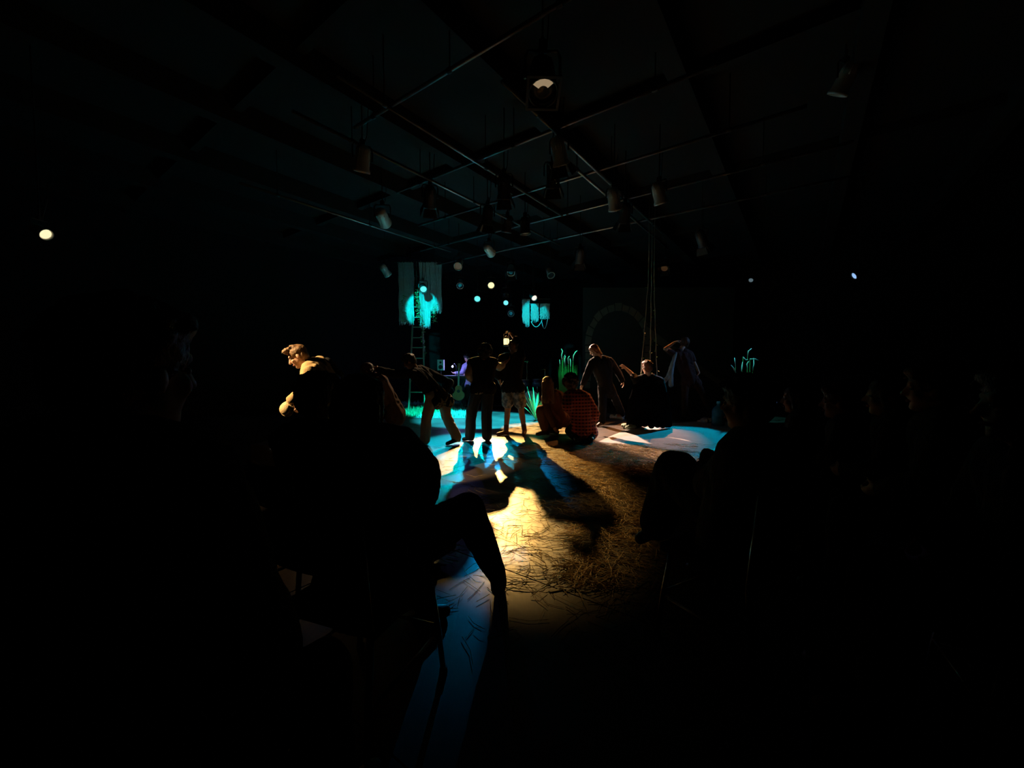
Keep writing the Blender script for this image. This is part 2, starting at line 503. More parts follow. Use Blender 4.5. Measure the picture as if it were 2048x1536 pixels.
def JP(D, **k):
    """joints from points seen at a pixel, each at its own distance D + offset"""
    return {n: P(v[0], v[1], D + (v[2] if len(v) > 2 else 0)) for n, v in k.items()}


# ------------------------------------------------------------------ folding chair and seated figures
C_FRAME = mat('chair_frame', (.35, .35, .36), .3, .9)
C_SEAT = mat('chair_seat', (.02, .02, .022), .7, bump=.2, bscale=200)
_chair = []


def chair(x, y, ang, label):
    """metal-framed chair; ang = direction the sitter faces"""
    if not _chair:
        r = thing('chair', 'black chair', 'chair', (0, 0, 0), 'audience chairs')
        c = MB(); c.box((0, .02, .44), (.42, .42, .035)); c.box((0, .0, .462), (.38, .38, .02)); build('seat', c, C_SEAT, r)
        c = MB()
        for k in range(6):
            a0 = -.2 + .4 * k / 6; a1 = -.2 + .4 * (k + 1) / 6
            y0 = -.22 - .03 * math.cos(a0 * 7); y1 = -.22 - .03 * math.cos(a1 * 7)
            c.beam((a0, y0, .74), (a1, y1, .74), .02, .2)
        build('backrest', c, C_SEAT, r)
        for sx in (-1, 1):
            for fy, nm in ((.2, 0), (-.2, 1)):
                c = MB()
                if nm: c.tube([(.2 * sx, -.24, .82), (.2 * sx, -.2, .44), (.21 * sx, -.24, .012)], .012, 8)
                else: c.tube([(.19 * sx, .18, .43), (.21 * sx, .21, .2), (.22 * sx, .23, .012)], .012, 8)
                lg = build('leg', c, C_FRAME, r, True)
                f = MB(); f.lathe([(.016, 0), (.018, .004), (.016, .03)], (.21 * sx if nm else .22 * sx, -.24 if nm else .23, 0), seg=10); build('foot_cap', f, C_SEAT, lg)
            c = MB(); c.tube([(.205 * sx, -.215, .2), (.21 * sx, .21, .2)], .008, 6); build('side_bar', c, C_FRAME, r, True)
        c = MB(); c.tube([(-.21, .21, .22), (.21, .21, .22)], .008, 6); build('cross_bar', c, C_FRAME, r, True)
        _chair.append(r); o = r
    else: o = copy_tree(_chair[0])
    o.location = (x, y, 0); o.rotation_euler = (0, 0, ang - PI / 2); o['label'] = label
    return o


def seated(label, x, y, ang, chair_label=None, z=0.0, lean=0.05, over=None, face=None, hup=(0, 0, 1), **kw):
    """sitting figure, pelvis at (x, y), facing along ang; over = joints set by hand"""
    f = V((math.cos(ang), math.sin(ang), 0)); r = V((math.sin(ang), -math.cos(ang), 0)); o = V((x, y, 0))
    L = lambda a, b, c: o + f * a + r * b + V((0, 0, c))
    J = dict(pel=L(0, 0, .55), neck=L(lean, 0, 1.04 + z), head=L(lean * 1.5 + .02, 0, 1.19 + z), sl=L(lean, -.18, 1.0 + z), sr=L(lean, .18, 1.0 + z),
             el=L(lean + .06, -.25, .74 + z * .5), er=L(lean + .06, .25, .74 + z * .5), wl=L(.27, -.1, .64), wr=L(.27, .1, .64),
             hl=L(0, -.09, .53), hr=L(0, .09, .53), kl=L(.42, -.12, .5), kr=L(.42, .12, .5), al=L(.44, -.12, .08), ar=L(.44, .12, .08),
             tl=L(.6, -.14, .03), tr=L(.6, .14, .03))
    if over: J.update({k: V(v) for k, v in over.items()})
    if chair_label: chair(x, y, ang, chair_label)
    kw.setdefault('vox', .012); kw.setdefault('cvox', .016)
    return person(label, J, face=face or tuple(f), hup=hup, base=(x, y, 0), **kw)


# ------------------------------------------------------------------ the room (turned 36 degrees to the camera)
A_U = math.radians(-36)
U = V((math.cos(A_U), math.sin(A_U), 0)); N_ = V((-math.sin(A_U), math.cos(A_U), 0))
KC = V((-1, 21.5, 0)); RU, RV, RH = 20.0, 22.0, 5.2
MU = Matrix((U, N_, V((0, 0, 1)))).transposed()
RC = KC + U * RU / 2 - N_ * RV / 2


def floor_material():
    m = bpy.data.materials.new('painted_board_floor'); m.use_nodes = True; nt = m.node_tree; b = nt.nodes['Principled BSDF']
    tc = nt.nodes.new('ShaderNodeNewGeometry')
    n1 = nt.nodes.new('ShaderNodeTexNoise'); n1.inputs['Scale'].default_value = 1.6; n1.inputs['Detail'].default_value = 6
    n2 = nt.nodes.new('ShaderNodeTexNoise'); n2.inputs['Scale'].default_value = 22; n2.inputs['Detail'].default_value = 5
    mp = nt.nodes.new('ShaderNodeMapping'); mp.inputs['Scale'].default_value = (9, 1.2, 1); mp.inputs['Rotation'].default_value = (0, 0, .9)
    n3 = nt.nodes.new('ShaderNodeTexNoise'); n3.inputs['Scale'].default_value = 9; n3.inputs['Detail'].default_value = 6; n3.inputs['Roughness'].default_value = .7
    r = nt.nodes.new('ShaderNodeValToRGB'); e = r.color_ramp.elements
    e[0].position = .3; e[0].color = (.030, .022, .016, 1); e[1].position = .72; e[1].color = (.095, .072, .052, 1)
    mx = nt.nodes.new('ShaderNodeMath'); mx.operation = 'ADD'
    mm = nt.nodes.new('ShaderNodeMath'); mm.operation = 'MULTIPLY_ADD'; mm.inputs[1].default_value = .35; mm.inputs[2].default_value = .0
    rr = nt.nodes.new('ShaderNodeMapRange'); rr.inputs['To Min'].default_value = .30; rr.inputs['To Max'].default_value = .52
    bp = nt.nodes.new('ShaderNodeBump'); bp.inputs['Strength'].default_value = .12; bp.inputs['Distance'].default_value = .004
    for n in (n1, n2): nt.links.new(tc.outputs['Position'], n.inputs['Vector'])
    nt.links.new(tc.outputs['Position'], mp.inputs['Vector']); nt.links.new(mp.outputs['Vector'], n3.inputs['Vector'])
    nt.links.new(n3.outputs['Fac'], mm.inputs[0]); nt.links.new(n1.outputs['Fac'], mx.inputs[0])
    ad = nt.nodes.new('ShaderNodeMath'); ad.operation = 'SUBTRACT'; ad.inputs[1].default_value = .17
    nt.links.new(mm.outputs[0], ad.inputs[0]); nt.links.new(ad.outputs[0], mx.inputs[1])
    nt.links.new(mx.outputs[0], r.inputs['Fac']); nt.links.new(r.outputs['Color'], b.inputs['Base Color'])
    nt.links.new(n2.outputs['Fac'], rr.inputs['Value']); nt.links.new(rr.outputs['Result'], b.inputs['Roughness'])
    nt.links.new(n3.outputs['Fac'], bp.inputs['Height']); nt.links.new(bp.outputs['Normal'], b.inputs['Normal'])
    b.inputs['Specular IOR Level'].default_value = .55
    return m


FLOOR = floor_material()
WALL = mat('black_wall', (.010, .010, .011), .9, bump=.1, bscale=20)
CEIL = mat('dark_ceiling', (.013, .013, .014), .9, bump=.2, bscale=12)

fm = MB(); fm.box(RC + V((0, 0, -.07)), (RU, RV, .1), MU)
floor = build('floor', fm, BLACK); tag(floor, 'dark subfloor under scuffed painted boards strewn with straw', kind='structure')
PW, PL = 2.44, 1.22
corner = V((.25, 2.33, 0))
pm = MB(); gap = .004
hx, hy = PW / 2 - gap / 2, PL / 2 - gap / 2; bv = .003
pm.add([(-hx, -hy, -.019), (hx, -hy, -.019), (hx, hy, -.019), (-hx, hy, -.019), (-hx, -hy, -bv), (hx, -hy, -bv), (hx, hy, -bv), (-hx, hy, -bv),
        (-hx + bv, -hy + bv, 0), (hx - bv, -hy + bv, 0), (hx - bv, hy - bv, 0), (-hx + bv, hy - bv, 0)],
       [(3, 2, 1, 0), (0, 1, 5, 4), (1, 2, 6, 5), (2, 3, 7, 6), (3, 0, 4, 7), (4, 5, 9, 8), (5, 6, 10, 9), (6, 7, 11, 10), (7, 4, 8, 11), (8, 9, 10, 11)])
pme = pm.mesh('floor_panel'); pme.materials.append(FLOOR)
sm_ = MB()
for i in range(7):
    for j in (-1, 1): sm_.lathe([(.005, .0), (.005, .0008), (.002, .001)], (-hx + .06 + i * (2 * hx - .12) / 6, j * (hy - .035), -.0005), seg=8)
for i in range(3):
    for j in (-1, 1): sm_.lathe([(.005, .0), (.005, .0008), (.002, .001)], (j * (hx - .035), -hy + .25 + i * .36, -.0005), seg=8)
sme = sm_.mesh('screw_heads'); sme.materials.append(BLACK)
rel = corner - KC
cu, cv = rel.dot(U), rel.dot(N_)
for j in range(-30, 30):
    v0 = cv + (j + .5) * PL
    if not (-RV + PL / 2 - .3 < v0 < -PL / 2 + .3): continue
    off = 0 if j % 2 == 0 else PW / 2
    if j >= 0: off += PW / 2
    for i in range(-12, 12):
        u0 = cu + (i + .5) * PW + off - PW
        if not (PW / 2 - .5 < u0 < RU - PW / 2 + .5): continue
        c = KC + U * u0 + N_ * v0
        if c.y < -2.5: continue
        o = bpy.data.objects.new('floor_panel', pme); COL.objects.link(o); o.parent = floor; o.location = c; o.rotation_euler = (0, 0, A_U)
        if c.length < 4.5 and c.y > .5:
            q = bpy.data.objects.new('screw_heads', sme); COL.objects.link(q); q.parent = o; q['kind'] = 'stuff'

wm = MB(); wm.box(KC + U * RU / 2 + N_ * .1 + V((0, 0, RH / 2 - .1)), (RU + .4, .2, RH + .2), MU)
tag(build('wall_back', wm, WALL), 'black theatre wall behind the stage and painted arch', kind='structure')
wm = MB(); wm.box(KC - U * .1 - N_ * RV / 2 + V((0, 0, RH / 2 - .1)), (.2, RV, RH + .2), MU)
tag(build('wall_left', wm, WALL), 'black theatre wall beyond the audience in the dark', kind='structure')
wm = MB(); wm.box(KC + U * (RU + .1) - N_ * RV / 2 + V((0, 0, RH / 2 - .1)), (.2, RV, RH + .2), MU)
tag(build('wall_right', wm, WALL), 'black theatre wall behind the row of spectators', kind='structure')
wm = MB(); wm.box(KC + U * RU / 2 - N_ * (RV + .1) + V((0, 0, RH / 2 - .1)), (RU + .4, .2, RH + .2), MU)
tag(build('wall_front', wm, WALL), 'black theatre wall behind the camera', kind='structure')
cm = MB(); cm.box(RC + V((0, 0, RH + .1)), (RU + .4, RV + .4, .2), MU)
ceil = build('ceiling', cm, CEIL); tag(ceil, 'dark ceiling with beams above the lighting pipes', kind='structure')
for i in range(11):
    b_ = MB(); p = KC + U * (1.0 + i * 1.85) - N_ * RV / 2 + V((0, 0, RH - .17)); b_.box(p, (.22, RV, .34), MU); build('beam', b_, BLACK, ceil)
for i in range(7):
    b_ = MB(); p = KC + U * RU / 2 - N_ * (1.5 + i * 3.2) + V((0, 0, RH - .08)); b_.box(p, (RU, .12, .16), MU); build('beam', b_, CEIL, ceil)

# ------------------------------------------------------------------ lighting pipes
PIPE = mat('pipe_grey', (.30, .30, .31), .35, .7)
Z_V, Z_U = 4.40, 4.46


def pipe(px, py, axis, l0, l1, label):
    z = Z_V if axis is N_ else Z_U
    d = ray(px, py); d *= (z - CAM_H) / d.z; p = V((d.x, d.y, z))
    a, b = p + axis * l0, p + axis * l1
    r = thing('lighting_pipe', label, 'pipe', (a + b) / 2, 'lighting pipes')
    m = MB(); m.tube([a, b], .024, 10); build('tube', m, PIPE, r, True)
    for t in (.12, .5, .88):
        q = a.lerp(b, t); m = MB(); m.tube([q + V((0, 0, .02)), V((q.x, q.y, RH - .005))], .008, 6); hg = build('hanger', m, BLACKMETAL, r)
        k = MB(); k.lathe([(.03, -.03), (.034, 0), (.03, .03)], q, Matrix.Rotation(PI / 2, 3, axis.cross(V((0, 0, 1)))), 10); build('clamp', k, BLACKMETAL, hg)
    return r


pipe(770, 210, N_, -.6, 4.3, 'long grey lighting pipe slanting beneath the ceiling nearest the centre')
pipe(800, 330, N_, -1.6, 5.0, 'grey lighting pipe over the bending performers')
pipe(1065, 220, N_, -.6, 5.5, 'grey lighting pipe beside the lamp with the square frame')
pipe(1195, 375, N_, -1.5, 4.5, 'grey lighting pipe above the kneeling performers')
pipe(600, 405, N_, -1.0, 4.0, 'grey lighting pipe farthest toward the dark left wall')
pipe(920, 128, U, -1.9, 1.6, 'cross pipe closest overhead above the nearest spectators')
pipe(1075, 272, U, -3.0, 2.2, 'cross pipe just beyond the lamp with the square frame')
pipe(1120, 364, U, -3.6, 3.4, 'cross pipe with a bright edge over centre stage')
pipe(1180, 416, U, -5.0, 4.0, 'thin cross pipe second from the back of the grid')
pipe(1170, 466, U, -6.5, 5.0, 'thin cross pipe at the back above the hanging lamps')

# ------------------------------------------------------------------ stage lamps
LAMP_BODY = mat('lamp_body', (.05, .05, .052), .5, .3)
LAMP_RIM = mat('lamp_rim', (.55, .54, .50), .45, .2)
LENS_OFF = mat('lens_dark', (.04, .045, .05), .1)
_fx = {}


def fixture_meshes():
    if _fx: return _fx
    m = MB()      # can: pointing along -z, pivot at origin
    m.lathe([(.02, .19), (.06, .18), (.085, .14), (.095, .05), (.098, -.10), (.112, -.13), (.112, -.155), (.1, -.155), (.096, -.12), (.09, -.10), (.02, -.09)], seg=20)
    for k in range(8):
        a = 2 * PI * k / 8; m.box((math.cos(a) * .088, math.sin(a) * .088, .09), (.012, .012, .09), Matrix.Rotation(a, 3, 'Z'))
    _fx['housing'] = m.mesh('housing')
    m = MB(); m.tube([(-.13, 0, 0), (-.13, 0, .16), (-.11, 0, .2), (.11, 0, .2), (.13, 0, .16), (.13, 0, 0)], .011, 6); _fx['yoke'] = m.mesh('yoke')
    m = MB(); m.box((0, 0, .235), (.05, .06, .07)); m.lathe([(.012, .2), (.012, .3)], seg=8); _fx['clamp'] = m.mesh('clamp')
    m = MB(); m.lathe([(.001, -.118), (.05, -.125), (.09, -.122), (.09, -.112), (.001, -.110)], seg=20); _fx['lens'] = m.mesh('lens')
    m = MB()
    for sx, sy in ((1, 0), (-1, 0), (0, 1), (0, -1)):
        c = V((sx * .115, sy * .115, -.158)); m.box(c, (.018 if sx else .248, .018 if sy else .248, .012))
    _fx['gel_frame'] = m.mesh('gel_frame')
    m = MB(); m.add([(-.09, 0, 0), (.09, 0, 0), (.12, .05, -.13), (-.12, .05, -.13), (-.09, .004, 0), (.09, .004, 0), (.12, .054, -.13), (-.12, .054, -.13)],
                    [(0, 1, 2, 3), (7, 6, 5, 4), (0, 4, 5, 1), (1, 5, 6, 2), (2, 6, 7, 3), (3, 7, 4, 0)]); _fx['barn_door'] = m.mesh('barn_door')
    return _fx


def fixture(L, aim, label, lens=LENS_OFF, doors=True, frame=False, scale=1.0, rim=LAMP_BODY):
    fx = fixture_meshes(); L = V(L)
    r = thing('stage_lamp', label, 'lamp', L, 'stage lamps on the grid')
    d = (V(aim) - L).normalized(); pan = math.atan2(d.y, d.x)

    def ch(key, par, material, **k):
        me = fx[key]
        mk = key + material.name
        if mk not in fx:
            fx[mk] = me.copy(); fx[mk].materials.append(material); fx[mk].polygons.foreach_set('use_smooth', [key in ('housing', 'lens')] * len(me.polygons))
        o = bpy.data.objects.new(key, fx[mk]); COL.objects.link(o); o.parent = par
        for a, b in k.items(): setattr(o, a, b)
        return o
    y = ch('yoke', r, BLACKMETAL, rotation_euler=(0, 0, pan + PI / 2), scale=(scale,) * 3)
    ch('clamp', r, BLACKMETAL, rotation_euler=(0, 0, pan), scale=(scale,) * 3)
    m = MB(); m.tube([L + V((0, 0, .25 * scale)), V((L.x, L.y, RH - .002))], .009, 6); build('drop_rod', m, BLACKMETAL, r)
    h = ch('housing', r, rim, scale=(scale,) * 3); h.rotation_euler = d.to_track_quat('-Z', 'Y').to_euler()
    ch('lens', h, lens)
    if frame: ch('gel_frame', h, rim)
    if doors:
        for k in range(4):
            a = k * PI / 2
            ch('barn_door', h, BLACKMETAL, rotation_euler=(0, 0, a), location=(-math.sin(a) * .105, math.cos(a) * .105, -.15))
    m = MB(); sgn = V((0, 0, .2 * scale))
    rod_top = V((L.x, L.y, Z_V)); m.tube([L + V((.012, .012, .2 * scale)), L + V((.05, .04, .34)), V((L.x + .07, L.y + .06, min(RH - .02, L.z + .75)))], .006, 5)
    build('cable', m, BLACKMETAL, r, True)
    return r, d


GLOW = {}


def lit(name, label, glow_col, glow, doors=False, scale=1.0, gobo=None, rim=LAMP_BODY, radius=.045):
    pos, aim, col, watts, ang, blend = LAMPS[name]
    L = lamp_at(pos); d0 = (V(aim) - L).normalized()
    lens = mat('lens_' + name, (.1, .1, .1), .3, emit=glow_col, estr=glow)
    r, d = fixture(L, aim, label, lens, doors, False, scale, rim)
    ld = bpy.data.lights.new('beam_' + name, 'SPOT'); ld.energy = watts; ld.color = col; ld.spot_size = math.radians(ang); ld.spot_blend = blend; ld.shadow_soft_size = radius
    lo = bpy.data.objects.new('beam', ld); COL.objects.link(lo); lo.parent = r
    lo.location = d * (.2 * scale + (.1 if doors else 0)); lo.rotation_euler = d.to_track_quat('-Z', 'Y').to_euler()
    if gobo:
        ld.use_nodes = True; nt = ld.node_tree; em = nt.nodes['Emission']
        tc = nt.nodes.new('ShaderNodeTexCoord'); mp = nt.nodes.new('ShaderNodeMapping'); mp.inputs['Scale'].default_value = (gobo, gobo, gobo)
        n = nt.nodes.new('ShaderNodeTexNoise'); n.inputs['Scale'].default_value = 1; n.inputs['Detail'].default_value = 1.5; n.inputs['Distortion'].default_value = 1.5
        rp = nt.nodes.new('ShaderNodeValToRGB'); e = rp.color_ramp.elements; e[0].position = .43; e[0].color = (.06, .06, .06, 1); e[1].position = .5; e[1].color = (1, 1, 1, 1)
        nt.links.new(tc.outputs['Normal'], mp.inputs['Vector']); nt.links.new(mp.outputs['Vector'], n.inputs['Vector'])
        nt.links.new(n.outputs['Fac'], rp.inputs['Fac']); nt.links.new(rp.outputs['Color'], em.inputs['Strength'])
    return r


lit('warm_key', 'stage lamp glowing warm yellow, the highest lit one at the back', (1, .82, .36), 1.5, rim=LAMP_RIM)
lit('cyan_curtain', 'stage lamp glowing cyan in front of the cyan hanging moss', (.12, .95, .88), 1.05)
lit('cyan_a', 'stage lamp glowing cyan below and beside the warm yellow one', (.15, .95, .88), 1.05)
lit('cyan_b', 'small pale cyan stage lamp beside the hanging fringe', (.2, .9, .95), 1.0, scale=.85)
lit('rose_white', 'stage lamp glowing rose white just above the hanging fringe', (1, .82, .68), 1.2, scale=.9)
lit('side_warm', 'warm lit stage lamp alone high on the far left', (1, .86, .5), 1.1, scale=.62, rim=LAMP_RIM)
lit('side_blue', 'small blue lit stage lamp alone on the far right', (.35, .6, 1), .9, scale=.8)
lit('orange_back', 'stage lamp behind the rope swing aimed at the seated performer', (1, .4, .1), .03, doors=True)
lit('teal_reed', 'stage lamp hanging above the green reed clump', (.1, .6, .45), .02, doors=True)
lit('cyan_right', 'tiny grey stage lamp above the reeds at the right', (.4, .6, .7), .2, scale=.6, rim=LAMP_RIM)
lit('added_front_warm', 'added warm stage lamp out of frame on the left, lighting the tan-jacketed performer', (1, .7, .35), .6, doors=True)
lit('warm_rim', 'tilted grey stage lamp just above the lit warm one', (1, .7, .4), .05, rim=LAMP_RIM)
lit('teal_turf', 'dark stage lamp with barn doors aimed at the turf mat', (.0, .8, .6), .02, doors=True)
lit('cyan_moss', 'pale metal stage lamp aimed at the cyan hanging moss', (.1, .6, .7), .1, scale=1.2, rim=LAMP_RIM)
lit('cyan_fringe', 'grey stage lamp aimed at the hanging cyan fringe', (.1, .6, .7), .1, rim=LAMP_RIM)
lit('teal_right', 'stage lamp above the reeds standing behind the spectators', (.1, .6, .6), .02, doors=True)
lit('amber_gobo', 'stage lamp above centre stage throwing the dappled amber pool', (1, .7, .3), .05, gobo=34)
lit('cyan_down', 'stage lamp above centre stage throwing the pale cyan pool', (.2, .8, 1), .05)

REFL_GLOW = mat('painted_reflection', (.6, .45, .3), .35, emit=(1, .72, .42), estr=.28)  # emission stands in for warm light reflected inside the lamp
fx_r, _ = fixture(P(1085, 158, 4.15), (.35, 2.4, 0), 'nearest overhead stage lamp with a square frame and warm reflection painted as glow', LENS_OFF, False, True, 1.35, LAMP_BODY)
m = MB(); hh = [c for c in fx_r.children if c.name.startswith('housing')][0]
for k in range(7):
    a0 = .5 + k * .28; a1 = a0 + .29
    m.add([(math.cos(a0) * .088, math.sin(a0) * .088, -.128), (math.cos(a1) * .088, math.sin(a1) * .088, -.128), (math.cos(a1) * .04, math.sin(a1) * .04, -.135), (math.cos(a0) * .04, math.sin(a0) * .04, -.135)], [(0, 1, 2, 3)])
ro = link('reflector_glow', m.mesh('reflector_glow'), REFL_GLOW, hh)

OFF = [((1118, 305), 5.4, (2, 8, 0), 'dark stage lamp under the second cross pipe from the camera', True, LAMP_RIM),
       ((725, 320), 5.6, (-3, 7, 0), 'dim olive stage lamp on the pipe over the bending performers', False, LAMP_RIM),
       ((1008, 375), 6.2, (0, 9, 0), 'dark stage lamp with barn doors left of the bright cross pipe', True, LAMP_BODY),
       ((1106, 352), 6.0, (1, 9, 0), 'stage lamp with bright cable links on the bright cross pipe', True, LAMP_BODY),
       ((1228, 400), 6.6, (3, 9, 0), 'long grey stage lamp hanging over the kneeling performers', False, LAMP_RIM),
       ((1318, 388), 6.6, (4, 8, 0), 'short grey stage lamp right of the bright cross pipe', False, LAMP_RIM),
       ((1250, 428), 7.4, (2, 10, 0), 'dark stage lamp next to the long grey one', True, LAMP_BODY),
       ((920, 567), 12.6, (-1, 8, 0), 'small grey stage lamp left of the lit warm one', False, LAMP_RIM),
       ((770, 541), 11.0, (-2.7, 12.5, 2.5), 'small stage lamp with a teal tint left of the hanging moss', False, LAMP_RIM),
       ((1022, 540), 11.4, (0, 8, 0), 'long low stage lamp between the warm lamp and the fringe', True, LAMP_RIM),
       ((1012, 588), 13.2, (0, 8, 0), 'unlit stage lamp right above the small pale cyan one', False, LAMP_BODY),
       ((1022, 624), 13.4, (0, 8, 0), 'unlit stage lamp hanging lowest below the small pale cyan one', False, LAMP_RIM),
       ((1100, 545), 11.6, (2, 8, 0), 'grey stage lamp above the right edge of the fringe', False, LAMP_RIM),
       ((975, 432), 7.4, (-1, 9, 0), 'dark stage lamp where two pipes cross above centre stage', True, LAMP_BODY),
       ((1690, 160), 5.0, (3, 8, 0), 'faint grey stage lamp alone in the dark upper right', False, LAMP_RIM)]
for (px, py), D, aim, lb, dr, rm in OFF: fixture(P(px, py, D), aim, lb, LENS_OFF, dr, False, 1.0, rm)

# a safety chain on the bright cross pipe
m = MB(); pa, pb = P(1096, 322, 5.62), P(1113, 366, 5.62)
for k in range(12):
    c = pa.lerp(pb, (k + .5) / 12); dd = (pb - pa).normalized(); sd = dd.cross(V((0, 1, 0) if k % 2 else (1, 0, 0))).normalized()
    m.tube([c + dd * (.018 * math.cos(t)) + sd * (.009 * math.sin(t)) for t in [2 * PI * i / 8 for i in range(8)]], .0035, 5, True)
one('safety_chain', m, STEEL, 'bright steel safety chain beside the bright cross pipe', 'chain')

# ------------------------------------------------------------------ set pieces at the back
rnd = random.Random(3)
MOSS = mat('hanging_moss', (.55, .60, .58), .9, bump=.6, bscale=50, var=.3, vscale=14)
LEAF = mat('leaf_green', (.10, .30, .06), .6, var=.4, vscale=20)
LEAF2 = mat('leaf_bright', (.16, .48, .14), .55, var=.4, vscale=20)
WOOD = mat('grey_wood', (.30, .25, .20), .75, bump=.4, bscale=30, var=.25, vscale=12)


def strands(mb, x0, x1, y, ztop, zbot, n, r, rnd, jag=.12, lump=0):
    for k in range(n):
        x = rnd.uniform(x0, x1); yy = y + rnd.uniform(-.03, .03); zb = zbot + rnd.uniform(-jag, jag); pts = []; zt = ztop + rnd.uniform(-.02, .02)
        nn = 7
        for i in range(nn + 1):
            t = i / nn; pts.append(V((x + .018 * math.sin(9 * t + k) + rnd.uniform(-.006, .006), yy + .015 * math.cos(7 * t + k * 2), zt + (zb - zt) * t)))
        mb.tube(pts, [r * rnd.uniform(.7, 1.5) for _ in pts], 4)
        for q in range(lump):
            p = pts[rnd.randrange(2, nn)]; a = rnd.uniform(0, 2 * PI); e = p + V((math.cos(a) * .03, math.sin(a) * .02, -.035))
            mb.add([p, p + V((.006, 0, .006)), e], [(0, 1, 2)])


def leaves(mb, path, n, size, rnd, spread=.05, droop=.5):
    for k in range(n):
        t = rnd.random() * (len(path) - 1); i = int(t); p = V(path[i]).lerp(V(path[min(i + 1, len(path) - 1)]), t - i)
        p = p + V((rnd.gauss(0, spread), rnd.gauss(0, spread * .6), rnd.gauss(0, spread)))
        a = rnd.uniform(0, 2 * PI); s_ = size * rnd.uniform(.6, 1.3)
        d = V((math.cos(a), math.sin(a), -droop + rnd.uniform(-.4, .4))).normalized(); w = d.cross(V((0, 0, 1))).normalized(); nn = w.cross(d)
        mb.add([p, p + d * s_ * .45 + w * s_ * .3 + nn * .1 * s_, p + d * s_, p + d * s_ * .45 - w * s_ * .3 + nn * .1 * s_], [(0, 1, 2), (0, 2, 3)])


# hanging moss curtain over the ladder: three ragged panels
D0 = 12.55
X = lambda px, D: (px - 1024) / FPX * D
Zp = lambda py, D: P(1024, py, D).z
mc = thing('moss_curtain', 'ragged hanging moss lit cyan above the tall ladder', 'curtain', (X(842, D0), D0, Zp(530, D0)))
for (a, b, zb) in ((800, 829, 645), (841, 861, 652), (862, 884, 622)):
    m = MB(); strands(m, X(a, D0), X(b, D0), D0, Zp(525, D0), Zp(zb, D0), 120 if b - a > 25 else 90, .0065, rnd, .10, 3)
    nx = 9; xs = [X(a, D0) + (X(b, D0) - X(a, D0)) * i / nx for i in range(nx + 1)]
    zt = Zp(525, D0); zbb = Zp(zb, D0)
    bz = [zbb + rnd.uniform(-.04, .14) for _ in xs]
    vs = []
    for i, x in enumerate(xs):
        yy = D0 + .02 + .025 * math.sin(i * 1.9)
        vs += [(x, yy, zt), (x, yy + .01, (zt + bz[i]) / 2), (x, yy, bz[i]), (x, yy + .012, zt), (x, yy + .022, (zt + bz[i]) / 2), (x, yy + .012, bz[i])]
    fs = []
    for i in range(nx):
        p = i * 6; q = p + 6
        fs += [(p, p + 1, q + 1, q), (p + 1, p + 2, q + 2, q + 1), (q + 3, q + 4, p + 4, p + 3), (q + 4, q + 5, p + 5, p + 4), (p + 2, p + 5, q + 5, q + 2), (q, q + 3, p + 3, p)]
    m.add(vs, fs)
    build('moss_panel', m, MOSS, mc)
m = MB(); m.tube([(X(788, D0), D0, Zp(524, D0)), (X(890, D0), D0, Zp(524, D0))], .02, 8)
for x in (795, 883): m.tube([(X(x, D0), D0, Zp(524, D0)), (X(x, D0), D0, RH)], .006, 5)
build('hanging_bar', m, BLACKMETAL, mc)
# leafy vines
for k, (a, b, n, lb) in enumerate((((833, 570), (838, 636), 150, 'leafy vine climbing the top of the ladder'), ((806, 590), (808, 640), 45, 'thin vine hanging left of the cyan moss'),
                                   ((872, 608), (866, 645), 80, 'bright leafy vine at the lower right of the cyan moss'), ((842, 630), (850, 716), 110, 'dark vine trailing down beside the ladder rungs'))):
    Dv = D0 - .22 - .03 * k; pa, pb = P(*a, Dv), P(*b, Dv); path = [pa.lerp(pb, t / 8) + V((.03 * math.sin(t * 1.7 + k), .02 * math.cos(t), 0)) for t in range(9)]
    top_ = V((pa.x, Dv, Zp(526, D0)))
    r = thing('vine', lb, 'vine', (pa.x, pa.y, pb.z), 'vines around the ladder')
    m = MB(); m.tube([top_] + path, .006, 5); build('stem', m, WOOD, r)
    m = MB(); leaves(m, path, n, .07, rnd, .04); build('leaves', m, LEAF2 if k in (0, 2) else LEAF, r)['kind'] = 'stuff'

# tall ladder
r = thing('ladder', 'tall wooden ladder rising into the hanging moss', 'ladder', G(834, 822))
b0, t0 = G(834, 822), P(836, 555, 12.95)
for sx in (-1, 1):
    m = MB(); m.beam(b0 + V((sx * .24, 0, 0)), t0 + V((sx * .11, 0, 0)), .035, .07, (0, 1, 0)); build('rail', m, WOOD, r)
for py in (575, 597, 618, 640, 660, 681, 701, 722, 743, 765, 787):
    t = (822 - py) / (822 - 555) ; c = b0.lerp(t0, t); w = .24 + (.11 - .24) * t
    m = MB(); m.beam(c + V((-w, -.01, 0)), c + V((w, -.01, 0)), .05, .03); build('rung', m, WOOD, r)

